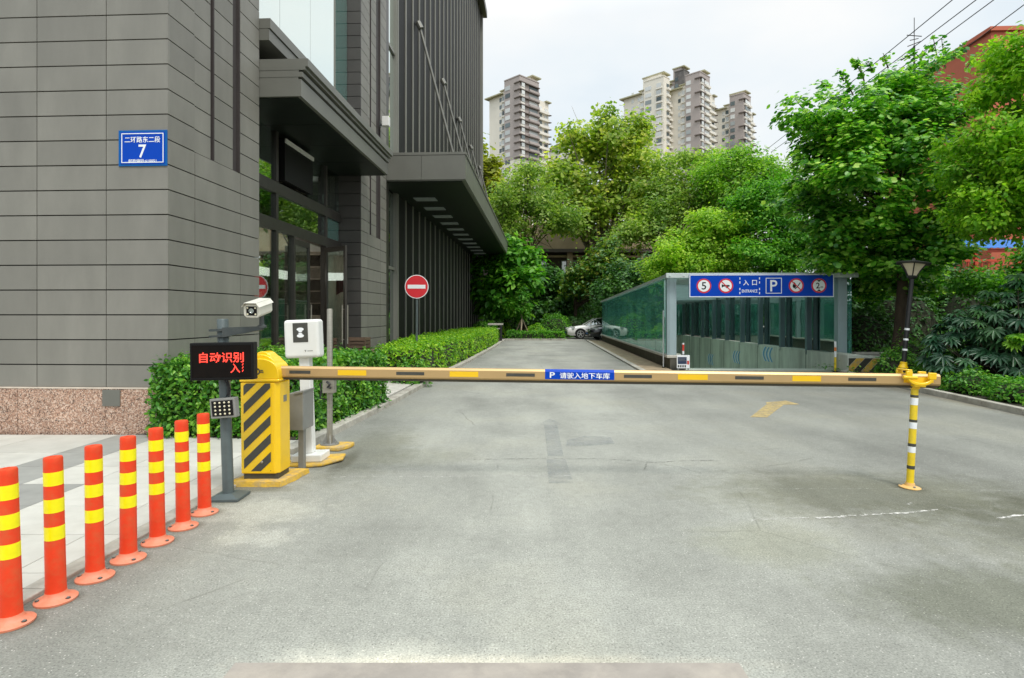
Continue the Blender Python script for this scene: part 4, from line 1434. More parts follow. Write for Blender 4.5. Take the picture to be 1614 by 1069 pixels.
q.build('front_beam', M['garage_alu'], ga, bevel=0.006)
for i in range(10):
    y0, y1 = 16.68 + 1.9 * i, 16.68 + 1.9 * (i + 1) - .02
    q = GM()
    q.extrude([(3.54, y0, roofz(y0) - .02), (8.6, y0, roofz(y0) - .02), (8.6, y1, roofz(y1) - .02), (3.54, y1, roofz(y1) - .02)], (0, 0, .02))
    q.build('roof_pane', M['glass_roof'], ga)
q = GM()
y = 16.9
while y < 19.5:
    q.extrude([(3.8, y, roofz(y) - .12), (8.15, y, roofz(y) - .12), (8.15, y + .065, roofz(y + .1) - .16), (3.8, y + .065, roofz(y + .1) - .16)], (0, 0, .012))
    y += .14
q.build('ceiling_lining', M['rib'], ga)
for i in range(9):
    y = 18.8 + 2.03 * i
    q = GM().box(3.6, 8.35, y - .05, y + .05, roofz(y) - .2, roofz(y) - .05)
    q.build('rafter', M['garage_steel'], ga)
for i in range(10):
    y0 = 17.03 + 1.85 * i
    q = GM().box(3.565, 3.585, y0, y0 + 1.835, 0.40, roofz(y0 + 1.8) - .05)
    q.build('side_pane', M['glass_green'], ga)
    q = GM().box(8.40, 8.42, y0, y0 + 1.835, 0.42, roofz(y0 + 1.8) - .05)
    q.build('side_pane', M['glass_deep'], ga)
q = GM().box(3.8, 8.3, GE - .05, GE - .03, 0.36, roofz(GE) - .05)
q.build('end_pane', M['glass_green'], ga)
q = GM().box(8.44, 8.58, 16.86, 16.875, .42, 2.5)
q.build('side_pane', M['glass_green'], ga)
q = GM().box(3.44, 3.50, 16.9, 16.915, .45, 2.5)
q.build('side_pane', M['glass_green'], ga)

# sign over the entrance
gs = thing('entrance_sign', 'long blue sign reading ENTRANCE with round red bordered symbols on the garage canopy', 'sign', L(5.985, 16.49, 2.325), -TH)
SW, SH = 1.945, .315
MB().box(-SW, SW, 0, .05, -SH, SH).build('panel', M['blue'], gs, bevel=0.008)
MB().frame(-SW + .005, SW - .005, -SH + .005, SH - .005, .022, -.0005, .003).build('border', M['sign_white'], gs)
MB().box(-1.2, -1.1, .05, .1, -.05, .28).box(1.1, 1.2, .05, .1, -.05, .28).build('bracket', M['galv'], gs)


def sx(px):      # column in the 1614-wide sign crop -> sign coordinate
    return (px - 795) / 1252 * 2 * SW


def roundel(name, cx, r=.185):
    t = MB().disc(cx, 0, r, -.001, .003, 40).build(name, M['sign_red'], gs)
    MB().disc(cx, 0, r * .80, -.0045, .002, 40).build('white_disc', M['sign_white'], t)
    return t


cx = sx(297)
t = roundel('speed_limit_symbol', cx, .20)
text('5', 'numeral', M['black'], t, cx, 0, -.008, w=.125, h=.205)
cx = sx(488)
t = roundel('no_horn_symbol', cx, .20)
MB().xz([(cx - .11, .045), (cx - .06, .02), (cx + .10, .022), (cx + .10, -.022), (cx - .06, -.02), (cx - .11, -.05)], -.007, -.0085).build('horn', M['black'], t)
MB().ring(cx + .03, -.03, .022, .036, -.0072, .0015, 16).build('horn_bulb', M['black'], t)
MB().xz([(cx - .125, .105), (cx - .105, .125), (cx + .125, -.105), (cx + .105, -.125)], -.010, -.0115).build('red_bar', M['sign_red'], t)
text('入', 'character', M['sign_white'], gs, sx(663), .085, -.003, w=.155, h=.15)
text('口', 'character', M['sign_white'], gs, sx(737), .085, -.003, w=.13, h=.14)
text('ENTRANCE', 'word', M['sign_white'], gs, sx(695), -.145, -.003, w=.42, h=.085)
q = MB()
for px in (610, 780):
    for z in (.2, .09, -.09, -.2):
        q.xz([(sx(px) - .012, z - .03), (sx(px) + .012, z - .03), (sx(px) + .012, z + .03), (sx(px) - .012, z + .03)], -.001, -.003)
q.build('lane_dashes', M['sign_white'], gs)
MB().frame(sx(903) - .215, sx(903) + .215, -.215, .215, .018, -.001, .003).build('parking_border', M['sign_white'], gs)
text('P', 'letter', M['sign_white'], gs, sx(903), 0, -.003, w=.19, h=.31)
cx = sx(1096)
t = roundel('no_fire_symbol', cx, .20)
MB().xz([(cx - .10, -.02), (cx - .085, .05), (cx - .06, .03), (cx - .055, .10), (cx - .015, .05), (cx + .0, .0), (cx - .02, -.06), (cx - .07, -.07)], -.007, -.0085).build('flame', M['black'], t)
MB().xz([(cx + .02, -.02), (cx + .10, .09), (cx + .118, .078), (cx + .04, -.035)], -.007, -.0085).xz([(cx - .05, -.09), (cx - .03, -.1), (cx + .03, -.05), (cx + .015, -.03)], -.007, -.0085).build('match', M['black'], t)
MB().xz([(cx - .125, .105), (cx - .105, .125), (cx + .125, -.105), (cx + .105, -.125)], -.010, -.0115).build('red_bar', M['sign_red'], t)
cx = sx(1291)
t = roundel('height_limit_symbol', cx, .20)
text('2', 'numeral', M['black'], t, cx - .03, 0, -.008, w=.10, h=.155)
text('m', 'unit', M['black'], t, cx + .075, -.045, -.008, w=.065, h=.045)
MB().xz([(cx - .06, .152), (cx + .06, .152), (cx, .10)], -.007, -.0085).xz([(cx - .06, -.152), (cx + .06, -.152), (cx, -.10)], -.007, -.0085).build('height_arrows', M['black'], t)

# small board, guide posts, striped block at the ramp mouth
nb = thing('notice_board', 'small white notice board with dark panel and red mark at the left ramp post', 'notice board', (4.70, 16.2, 0), -TH)
MB().box(-.175, .175, -.02, .02, .06, .42).build('board', M['sign_white'], nb, bevel=0.006)
MB().box(-.15, .09, -.024, -.0205, .18, .37).build('dark_panel', mat('navy_panel', (0.02, 0.04, 0.09), 0.5), nb)
q = MB()
for z, w in ((.335, .2), (.30, .17), (.265, .2)):
    q.box(-.13, -.13 + w, -.027, -.0245, z, z + .008)
for k in range(4):
    q.box(-.15 + .06 * k, -.11 + .06 * k, -.024, -.0205, .09, .15, 1)
q.build('printed_lines', [M['galv'], M['stripe_black']], nb)
MB().box(.10, .155, -.024, -.0205, .17, .27).build('red_mark', M['red'], nb)
MB().box(-.15, -.12, -.015, .015, 0, .06).box(.12, .15, -.015, .015, 0, .06).build('feet', M['galv'], nb)


def guide(name, loc, h, r, segs, label, lean=0):
    t = thing(name, label, 'guide post', loc, rot=(0, R(lean), 0), group='slim marker posts around the ramp')
    MB().lathe([(r, 0), (r, h), (0, h + .004)], 14).build('post', M['sign_white'], t, smooth=40)
    for z0, z1, m in segs:
        MB().lathe([(r - .001, z0), (r + .0015, z0 + .001), (r + .0015, z1 - .001), (r - .001, z1)], 14).build('band', M[m], t, smooth=40)
    MB().lathe([(r * 2.4, 0), (r * 2.4, .01), (r * 1.1, .025)], 16).build('base', M['black'], t)
    return t


guide('guide_post', (8.63, 15.75, 0.0), .82, .028, ((.56, .66, 'orange_paint'), (.0, .40, 'yellow_pole')), 'short white and orange marker post in front of the right canopy post')
guide('guide_post', (4.62, 16.62, 0.40) if False else L(3.93, 16.72, 0.40), .34, .03, ((.12, .30, 'red'),), 'short red topped marker post at the foot of the left canopy post')
guide('guide_post', L(3.44, 17.0, 0.03), 1.62, .018, ((.0, .1, 'sign_white'),), 'tall thin white marker post left of the left canopy post')
guide('guide_post', L(8.63, 17.08, 0.05), 1.55, .022, ((.75, 1.15, 'red'),), 'tall thin white marker post with a red stretch right of the canopy')

sb = thing('striped_block', 'worn concrete block with black and yellow diagonal stripes at the right of the ramp', 'concrete block', L(7.92, 15.75), -TH)
q = MB()
prof = [(0.0, 0), (1.25, 0), (1.22, .3), (1.05, .42), (.55, .45), (.25, .50), (.0, .50)]
q.xz(prof, 0, .9)
q.build('block', M['concrete'], sb, bevel=0.03, seg=3)
q = MB()
q2 = MB()
for k in range(6):
    a = -.35 + .42 * k
    poly = [(a, .0), (a + .2, .0), (a + .62, .46), (a + .42, .46)]
    for (pa, pb, pc) in ((-1, 0, -.02), (1, 0, 1.15), (0, 1, .40)):
        poly = clip_poly(poly, pa, pb, pc) if len(poly) > 2 else poly
    if len(poly) > 2:
        q.xz(poly, -.002, -.004)
    poly = [(a + .21, .0), (a + .41, .0), (a + .83, .46), (a + .63, .46)]
    for (pa, pb, pc) in ((-1, 0, -.02), (1, 0, 1.15), (0, 1, .40)):
        poly = clip_poly(poly, pa, pb, pc) if len(poly) > 2 else poly
    if len(poly) > 2:
        q2.xz(poly, -.002, -.004)
q.build('black_stripes', M['stripe_black'], sb)
q2.build('yellow_stripes', M['yellow_pad'], sb)
lwall = thing('low_wall', 'low pale concrete wall behind the striped block', 'wall', L(8.75, 16.95), -TH)
MB().box(0, 1.75, 0, .25, 0, .42).box(-.0, 1.78, -.02, .27, .42, .48).build('wall', M['cap'], lwall, bevel=0.008)

# ------------------------------------------------------------------ street lamp
sl = thing('street_lamp', 'leaning black street lamp with a six sided cream lantern and white bands', 'street lamp', (8.32, 12.6, 0.05), rot=(0, R(5.6), 0))
MB().lathe([(.05, .3), (.046, .42), (.042, 2.15), (.042, 2.27)], 20).build('post', M['iron'], sl, smooth=40)
q = MB().lathe([(.10, 0), (.10, .05), (.072, .06), (.066, .34)], 20)
q.build('base', M['iron'], sl, smooth=40)
MB().lathe([(.095, .34), (.092, .365), (.072, .40), (.066, .44), (.070, .46), (.05, .47)], 20).build('collar', M['yellow'], sl, smooth=40)
MB().lathe([(.105, 0.0), (.105, .075), (.07, .075)], 20).build('collar', M['yellow'], sl, smooth=40, loc=(0, 0, .17))
for z in (.73, .95, 1.17):
    MB().lathe([(.044, z - .021), (.0475, z - .02), (.0475, z + .02), (.044, z + .021)], 20).build('painted_band', M['sign_white'], sl, smooth=40)
q = MB()
q.lathe([(.05, 2.25), (.085, 2.27), (.10, 2.30), (.10, 2.315)], 12)
q.lathe([(.30, 2.56), (.35, 2.565), (.36, 2.585), (.25, 2.615), (.04, 2.65), (.02, 2.69), (0, 2.70)], 6)
for k in range(6):
    a = math.pi / 3 * k
    q.tube([(.095 * math.cos(a), .095 * math.sin(a), 2.31), (.15 * math.cos(a), .15 * math.sin(a), 2.42), (.26 * math.cos(a), .26 * math.sin(a), 2.57)], .011, 6)
lh = q.build('lantern_frame', M['iron'], sl, smooth=25)
MB().lathe([(.088, 2.315), (.13, 2.41), (.185, 2.49), (.24, 2.56)], 6).build('lantern_glass', M['lamp_glass'], lh)


# ------------------------------------------------------------------ cars
def car(label, paint, loc, rotz, seed=0):
    """a saloon; nose towards -x, wheels on z=0"""
    t = thing('parked_car', label, 'car', loc, rotz, 'cars parked behind the garage')
    # stations along x: (x, bottom, belt, halfwidth)
    st = [(-2.25, .42, .58, .52), (-2.2, .30, .66, .68), (-2.0, .22, .74, .79), (-1.5, .20, .84, .86), (-.9, .18, .92, .89), (0, .18, .95, .90), (.9, .18, .97, .90), (1.5, .2, 1.0, .88), (2.05, .26, .98, .82), (2.28, .36, .92, .70), (2.33, .45, .80, .6)]
    vs, fs = [], []
    m = 9
    for x, zb, zt, hw in st:
        h = zt - zb
        ring = [(-hw * .86, zb), (-hw * .97, zb + h * .25), (-hw, zb + h * .55), (-hw * .96, zb + h * .85), (-hw * .82, zt), (hw * .82, zt), (hw * .96, zb + h * .85), (hw, zb + h * .55), (hw * .97, zb + h * .25), (hw * .86, zb)]
        m = len(ring)
        vs += [(x, y, z) for y, z in ring]
    for i in range(len(st) - 1):
        for k in range(m):
            k2 = (k + 1) % m
            fs.append((i * m + k, (i + 1) * m + k, (i + 1) * m + k2, i * m + k2))
    fs.append(list(range(m)))
    fs.append([(len(st) - 1) * m + k for k in range(m)][::-1])
    q = MB().add(vs, fs)
    body = q.build('body', paint, t, smooth=40)
    # cabin: glass then roof
    cab_ = [(-1.05, .90, .76), (-.30, 1.33, .62), (.25, 1.42, .60), (.95, 1.38, .60), (1.75, .98, .74)]
    q = MB()
    vs = []
    for x, z, hw in cab_:
        vs += [(x, -hw, z), (x, hw, z)]
    base = [(-1.05, .88, .78), (-.30, .92, .80), (.25, .94, .80), (.95, .95, .80), (1.75, .97, .76)]
    b0_ = len(vs)
    for x, z, hw in base:
        vs += [(x, -hw, z), (x, hw, z)]
    fs = [(0, 1, 3, 2), (6, 7, 9, 8)]
    for i in range(4):
        fs.append((2 * i, 2 * i + 2, b0_ + 2 * i + 2, b0_ + 2 * i))
        fs.append((2 * i + 1, b0_ + 2 * i + 1, b0_ + 2 * i + 3, 2 * i + 3))
    q.add(vs, fs)
    q.build('windows', M['glass_dark'], t)
    q = MB()
    q.add([(-.34, -.63, 1.335), (-.34, .63, 1.335), (.25, -.62, 1.43), (.25, .62, 1.43), (1.0, -.62, 1.39), (1.0, .62, 1.39),
           (-.34, -.63, 1.30), (-.34, .63, 1.30), (.25, -.62, 1.385), (.25, .62, 1.385), (1.0, -.62, 1.35), (1.0, .62, 1.35)],
          [(0, 2, 3, 1), (2, 4, 5, 3), (0, 6, 8, 2), (2, 8, 10, 4), (1, 3, 9, 7), (3, 5, 11, 9), (0, 1, 7, 6), (4, 10, 11, 5)])
    for s in (-1, 1):
        q.tube([(-1.05, s * .77, .90), (-.32, s * .63, 1.34)], .03, 6)
        q.tube([(.35, s * .62, 1.40), (.35, s * .80, .94)], .03, 6)
        q.tube([(1.0, s * .61, 1.38), (1.75, s * .75, .98)], .04, 6)
    q.build('roof', paint, t)
    for x in (-1.38, 1.38):
        for s in (-1, 1):
            w = MB().lathe([(.20, -.10), (.30, -.10), (.325, -.07), (.325, .07), (.30, .10), (.20, .10)], 24, axis='y').build('wheel', M['rubber'], t, smooth=40, loc=(x, s * .80, .325))
            q = MB()
            q.ring(0, 0, .195, .225, s * .0 - .1 if s < 0 else .115, .015, 24)
            for k in range(5):
                a = 2 * math.pi * k / 5 + .3
                c, sn = math.cos(a), math.sin(a)
                yy = -.105 if s < 0 else .105
                q.extrude([(.03 * c - .028 * sn, yy, .03 * sn + .028 * c), (.2 * c - .02 * sn, yy, .2 * sn + .02 * c), (.2 * c + .02 * sn, yy, .2 * sn - .02 * c), (.03 * c + .028 * sn, yy, .03 * sn - .028 * c)], (0, .012 if s < 0 else -.012, 0))
            q.disc(0, 0, .05, -.104 if s < 0 else .116, .012, 16)
            q.build('rim', M['rim'], w)
            MB().disc(0, 0, .2, -.07 if s < 0 else .08, .01, 20).build('brake_disc', M['black'], w)
            q = MB()
            n = 12
            pts = [(x + .37 * math.cos(math.pi * k / n), .325 + .37 * math.sin(math.pi * k / n)) for k in range(n + 1)]
            q.xz(pts, s * .895, s * .87)
            q.build('wheel_arch', M['black'], body)
    for s in (-1, 1):
        MB().extrude([(-2.16, s * .45, .56), (-2.16, s * .45, .68), (-1.72, s * .80, .78), (-1.80, s * .82, .62)], (-.06, s * .04, .015)).build('headlight', M['headlight'], t)
        MB().extrude([(2.2, s * .50, .78), (2.2, s * .50, .92), (1.95, s * .80, .94), (1.98, s * .82, .80)], (.09, s * .03, 0)).build('tail_light', M['taillight'], t)
        q = MB().lathe([(.0, -.09), (.06, -.06), (.07, .0), (.05, .07), (0, .09)], 12, (-.72, s * .94, 1.0), axis='y')
        q.build('mirror', paint, t, smooth=50)
        MB().box(-.15, .02, s * .9, s * .915, .80, .83).build('door_handle', M['rim'], t)
    MB().box(-2.26, -2.2, -.42, .42, .34, .48).build('grille', M['black'], t)
    MB().box(-2.275, -2.262, -.22, .22, .37, .47).build('number_plate', M['blue_edge'], t)
    return t


car('black car with a silver wheel, its nose showing at the far end of the garage', M['carblack'], L(4.98, 37.05, 0.0), -TH + R(9))
car('white saloon car standing behind the black car past the garage', M['carwhite'], L(3.80, 39.3, 0.0), -TH + R(3))

# small black post-and-rail by the far hedge end
gp_ = thing('meter_post', 'short black post with a pale cross bar at the far end of the long hedge', 'post', (-0.62, 33.5, 0.03))
MB().box(-.06, .06, -.06, .06, 0, .95).build('post', M['iron'], gp_, bevel=.01)
MB().box(-.75, .12, -.03, .03, .95, 1.05).box(-.6, .0, -.03, .03, .72, .77).build('cross_bar', M['cap'], gp_)

# ------------------------------------------------------------------ foliage
def leaf_template(kind):
    """verts (k,3) with the leaf lying in xy, stalk at the origin, tip towards +y, unit length; faces"""
    if kind == 'oval':
        v = [(0, 0, 0), (.26, .35, .05), (.22, .72, .04), (0, 1, -.05), (-.22, .72, .04), (-.26, .35, .05), (0, .5, -.03)]
        f = [(0, 1, 6), (1, 2, 6), (2, 3, 6), (3, 4, 6), (4, 5, 6), (5, 0, 6)]
        v = [(0, 0, 0), (.27, .38, .06), (.20, .75, .04), (0, 1, -.04), (-.20, .75, .04), (-.27, .38, .06)]
        f = [(0, 1, 2, 3), (0, 3, 4, 5)]
    elif kind == 'round':
        v = [(0, .08, 0), (.30, 0, .03), (.52, .35, .08), (.42, .78, .05), (.12, .98, 0), (0, .86, -.02), (-.12, .98, 0), (-.42, .78, .05), (-.52, .35, .08), (-.30, 0, .03)]
        f = [(0, 1, 2, 3, 4, 5), (0, 5, 6, 7, 8, 9)]
    elif kind == 'card':
        v = [(-.3, 0, 0), (.3, .1, .06), (.34, .8, 0), (-.26, 1, .08)]
        f = [(0, 1, 2, 3)]
    elif kind == 'diamond':
        v = [(0, 0, 0), (.3, .45, .08), (0, 1, 0), (-.3, .45, .08)]
        f = [(0, 1, 2, 3)]
    elif kind == 'palm':
        v, f = [(0, 0, 0)], []
        for k in range(9):
            a = R(-124 + 31 * k)
            ln = 1.0 - .28 * abs(k - 4) / 4
            dx, dy = math.sin(a), math.cos(a)
            b = len(v)
            for s, r, z in ((-.085, .30, .05), (-.115, .62, .02), (0, 1.0, -.22), (.115, .62, .02), (.085, .30, .05)):
                v.append((dx * r * ln + dy * s, dy * r * ln - dx * s, z))
            f.append((0, b, b + 1, b + 2))
            f.append((0, b + 2, b + 3, b + 4))
    return np.array(v, float), f


def leaf_mesh(name, pos, nor, tip, size, kind, m, parent=None):
    """pos (n,3); nor, tip directions (n,3); size (n,)"""
    tv, tf = leaf_template(kind)
    n = len(pos)
    nor = nor / np.linalg.norm(nor, axis=1, keepdims=True)
    tip = tip - nor * (tip * nor).sum(1, keepdims=True)
    tip = tip / (np.linalg.norm(tip, axis=1, keepdims=True) + 1e-9)
    side = np.cross(tip, nor)
    V = (pos[:, None, :] + size[:, None, None] * (tv[None, :, 0:1] * side[:, None, :] + tv[None, :, 1:2] * tip[:, None, :] + tv[None, :, 2:3] * nor[:, None, :]))
    k = len(tv)
    me = bpy.data.meshes.new(name)
    me.vertices.add(n * k)
    me.vertices.foreach_set('co', V.reshape(-1).astype(np.float32))
    lens = np.array([len(f) for f in tf])
    flat = np.concatenate([np.array(f) for f in tf])
    loops = (flat[None, :] + (np.arange(n) * k)[:, None]).reshape(-1)
    tot = np.tile(lens, n)
    start = np.concatenate([[0], np.cumsum(tot)[:-1]])
    me.loops.add(len(loops))
    me.loops.foreach_set('vertex_index', loops.astype(np.int32))
    me.polygons.add(len(tot))
    me.polygons.foreach_set('loop_start', start.astype(np.int32))
    me.polygons.foreach_set('loop_total', tot.astype(np.int32))
    me.materials.append(m)
    me.update(calc_edges=True)
    me.validate()
    o = bpy.data.objects.new(name, me)
    COL.objects.link(o)
    if parent:
        o.parent = parent
    return o


def unit(rng, n):
    v = rng.normal(size=(n, 3))
    return v / np.linalg.norm(v, axis=1, keepdims=True)


def crown_points(blobs, nc, per, cr, rng, flat=0.6, shell=(.45, 1.0), droop=0.0):
    """leaf clusters spread through ellipsoids; returns cluster centres, leaf positions and outward directions"""
    B = np.array(blobs, float)
    wgt = (B[:, 3] * B[:, 4] * B[:, 5]) ** .67
    idx = rng.choice(len(B), nc, p=wgt / wgt.sum())
    d = unit(rng, nc)
    r = rng.uniform(shell[0] ** 2, shell[1] ** 2, nc) ** .5
    r *= rng.uniform(.86, 1.12, nc)
    C = B[idx, :3] + d * B[idx, 3:6] * r[:, None]
    npl = rng.poisson(per, nc)
    ci = np.repeat(np.arange(nc), npl)
    crr = cr * rng.uniform(.6, 1.4, nc)
    g = rng.normal(size=(len(ci), 3)) * .5
    g[:, 2] *= flat
    Pp = C[ci] + g * crr[ci][:, None]
    outw = d[ci] + g * .6
    return C, Pp, outw


def limbs(mb, base, h_trunk, r0, targets, rng, lean=(0, 0), wob=.12, n=8):
    top = Vector((base[0] + lean[0], base[1] + lean[1], base[2] + h_trunk))
    b = Vector(base)
    pts = [b, b.lerp(top, .33) + Vector((rng.normal() * wob * .4, rng.normal() * wob * .4, 0)), b.lerp(top, .7) + Vector((rng.normal() * wob * .5, rng.normal() * wob * .5, 0)), top]
    mb.tube(pts, [r0 * 1.25, r0, r0 * .88, r0 * .75], 12)
    for t in targets:
        t = Vector(t)
        s = b.lerp(top, rng.uniform(.72, 1.0))
        v = t - s
        m1 = s + v * .35 + Vector((rng.normal() * wob, rng.normal() * wob, abs(v.length) * .08))
        m2 = s + v * .7 + Vector((rng.normal() * wob, rng.normal() * wob, abs(v.length) * .06))
        k = min(.6, .25 + .04 * v.length) * r0
        mb.tube([s, m1, m2, t], [k, k * .65, k * .4, k * .12], 6)
        for _ in range(2):
            e = m2 + Vector(rng.normal(size=3)) * v.length * .17
            mb.tube([m1.lerp(m2, .6), e], [k * .35, k * .08], 5)


def tree(name, label, cat, base, blobs, nc, per, cr, size, kind, m, bark, r0, h_trunk, seed, group=None, up=.8, rnd=.7, flat=.6, lean=(0, 0), shell=(.15, 1.0), nlimb=14, droop=0.0, sprays=(), lumps=16, fz=.95):
    """blobs are world-space ellipsoids (cx, cy, cz, rx, ry, rz)"""
    rng = np.random.default_rng(seed)
    t = thing(name, label, cat, base, group=group)
    bl = []
    for b in blobs:          # every bough mass is broken into uneven sprays
        c, r = np.array(b[:3]) - np.array(base), np.array(b[3:6])
        for _ in range(lumps):
            dd = unit(rng, 1)[0]
            f = rng.uniform(.17, .50)
            bl.append((*(c + dd * r * rng.uniform(.25, 1.02)), *(r * f * rng.uniform(.8, 1.3, 3) * np.array([1.1, 1.1, fz]))))
    C, Pp, outw = crown_points(bl, int(nc * 1.15), per * 1.05, cr * .78, rng, flat, shell)
    for s in sprays:       # long shoots standing clear of the crown: (start, end, leaves)
        a, e, k = np.array(s[0]) - np.array(base), np.array(s[1]) - np.array(base), s[2]
        q = a + (e - a) * rng.uniform(.15, 1, (k, 1)) + rng.normal(size=(k, 3)) * .05
        Pp = np.vstack([Pp, q]); outw = np.vstack([outw, unit(rng, k)])
    n = len(Pp)
    nor = outw * .55 + np.array([0, 0, up]) + unit(rng, n) * rnd
    tip = outw * .6 + unit(rng, n) * .8 + np.array([0, 0, -droop])
    leaf_mesh('crown', Pp, nor, tip, size * rng.uniform(.45, 1.45, n), kind, m, t)
    tm_ = MB()
    tg = C[rng.choice(len(C), min(nlimb, len(C)), replace=False)]
    limbs(tm_, (0, 0, -.05), h_trunk, r0, tg, rng, lean)
    for s in sprays:
        a, e = Vector(s[0]) - Vector(base), Vector(s[1]) - Vector(base)
        tm_.tube([a, e], [.02, .006], 5)
    tm_.build('trunk', bark, t, smooth=60)
    return t


def bl(px, py, Y, rpx, rpz, ry):
    """an ellipsoid measured on the photograph: centre column/row at depth Y, half sizes in columns/rows, half depth in metres"""
    c = P(px, py, Y)
    return (c.x, c.y, c.z, rpx / F * Y, ry, rpz / F * Y)


def hedge(name, label, poly, z0, z1, n, size, m, seed, group=None, rough=.06, kind='oval', cat='hedge', density_top=1.0, taper=0.0):
    """clipped hedge over a ground polygon (ccw): dark twig core and a coat of leaves"""
    rng = np.random.default_rng(seed)
    cx = sum(p[0] for p in poly) / len(poly)
    cy = sum(p[1] for p in poly) / len(poly)
    t = thing(name, label, cat, (cx, cy, z0), group=group)
    pl2 = [Vector((p[0] - cx, p[1] - cy, 0)) for p in poly]
    H = z1 - z0
    ins = .11
    q = MB()
    inner = [p * (1 - ins / max(p.length, .3)) for p in pl2]
    q.extrude([Vector((p.x, p.y, .0)) for p in inner], (0, 0, H - .10))
    q.build('branches', M['twig'], t)
    # sides
    per = sum((pl2[(i + 1) % len(pl2)] - pl2[i]).length for i in range(len(pl2)))
    area = abs(sum(pl2[i].x * pl2[(i + 1) % len(pl2)].y - pl2[(i + 1) % len(pl2)].x * pl2[i].y for i in range(len(pl2)))) / 2
    dens = n / (per * H + area)
    pos, nor = [], []
    for i in range(len(pl2)):
        a, b = pl2[i], pl2[(i + 1) % len(pl2)]
        ln = (b - a).length
        k = int(dens * ln * H)
        d = (b - a) / ln
        nn = np.array([d.y, -d.x, 0.0])
        u = rng.uniform(0, 1, k)
        z = rng.uniform(.02, 1, k) * H
        p = np.array(a)[None] + u[:, None] * np.array(b - a)[None]
        bulge = np.sin(u * ln * 3.1 + i) * .03 + np.sin(u * ln * 7.3 + z * 5) * .03
        off = rng.normal(size=k) * rough * .7 - rng.exponential(.05, k) + bulge - taper * z
        p = p + nn[None] * off[:, None]
        p[:, 2] = z
        pos.append(p)
        nor.append(np.tile(nn, (k, 1)))
    k = int(dens * area * density_top)
    xs = np.array([p.x for p in pl2]); ys_ = np.array([p.y for p in pl2])
    got = 0
    while got < k:
        c = np.column_stack([rng.uniform(xs.min(), xs.max(), k), rng.uniform(ys_.min(), ys_.max(), k)])
        inside = np.ones(len(c), bool)
        for i in range(len(pl2)):
            a, b = pl2[i], pl2[(i + 1) % len(pl2)]
            inside &= ((b.x - a.x) * (c[:, 1] - a.y) - (b.y - a.y) * (c[:, 0] - a.x)) > -.02
        c = c[inside][:k - got]
        z = H + rng.normal(size=len(c)) * rough * .8 - rng.exponential(.03, len(c)) + np.sin(c[:, 0] * 3.3 + c[:, 1] * 2.1) * .03
        pos.append(np.column_stack([c, z]))
        nor.append(np.tile(np.array([0, 0, 1.0]), (len(c), 1)))
        got += max(len(c), 1)
    pos, nor = np.vstack(pos), np.vstack(nor)
    n2 = len(pos)
    nn = nor * .7 + np.array([0, 0, .45]) + unit(rng, n2) * .75
    tip = nor * .5 + unit(rng, n2) * .9 + np.array([0, 0, .15])
    leaf_mesh('foliage', pos, nn, tip, size * rng.uniform(.6, 1.35, n2), kind, m, t)
    return t


def shrub(name, label, base, r, h, n, size, m, seed, group=None, kind='oval', cat='shrub', lump=.18):
    """rounded bush: lumpy dome of leaves over a dark core"""
    rng = np.random.default_rng(seed)
    t = thing(name, label, cat, base, group=group)
    d = unit(rng, n)
    d[:, 2] = np.abs(d[:, 2]) * 1.0
    ph = rng.uniform(0, 6, 6)
    lum = 1 + lump * (np.sin(d[:, 0] * 5 + ph[0]) * np.sin(d[:, 1] * 5 + ph[1]) + .6 * np.sin(d[:, 0] * 9 + ph[2] + d[:, 2] * 7))
    rr = lum * (1 - rng.exponential(.09, n)) * rng.uniform(.93, 1.05, n)
    rx, ry = r if hasattr(r, '__len__') else (r, r)
    pos = np.column_stack([d[:, 0] * rx * rr, d[:, 1] * ry * rr, .04 + d[:, 2] * (h - .04) * rr])
    nor = d * .7 + np.array([0, 0, .4]) + unit(rng, n) * .7
    tip = d * .6 + unit(rng, n) * .8
    leaf_mesh('foliage', pos, nor, tip, size * rng.uniform(.65, 1.3, n), kind, m, t)
    q = MB()
    q.lathe([(.55, 0), (.72, .25), (.62, .55), (.3, .74), (0, .78)], 10)
    q.v = [(x * rx, y * ry, z * h) for x, y, z in q.v]
    q.build('branches', M['twig'], t, smooth=80)
    return t


# ---- hedges by the building
hedge('hedge', 'broad glossy green hedge behind the barrier cabinet and ticket machine',
      [(-4.40, 7.20), (-2.50, 7.16), (-2.12, 9.78), (-4.25, 9.85)], .03, .89, 42000, .058, M['hedge_leaf'], 3, rough=.07)
hedge('hedge', 'long clipped light green hedge along the road below the no entry sign',
      [(-3.0, 13.0), (-2.05, 13.0), (-1.56, 18.9), (-.98, 28), (-.80, 32.5), (-2.6, 32.5), (-3.3, 20)], .03, .79, 40000, .075, M['hedge_light_leaf'], 4, rough=.05)
shrub('shrub', 'small low green bush where the long hedge meets the entrance path', (-2.15, 12.55, .03), (.42, .35), .55, 900, .07, M['hedge_leaf'], 8)
hedge('hedge', 'low dark green hedge closing the far end of the road', [(-.3, GY + .36), (3.15, GY + .26), (3.15, GY + 1.05), (-.3, GY + 1.15)], .05, .50, 4500, .10, M['green_leaf'], 5)

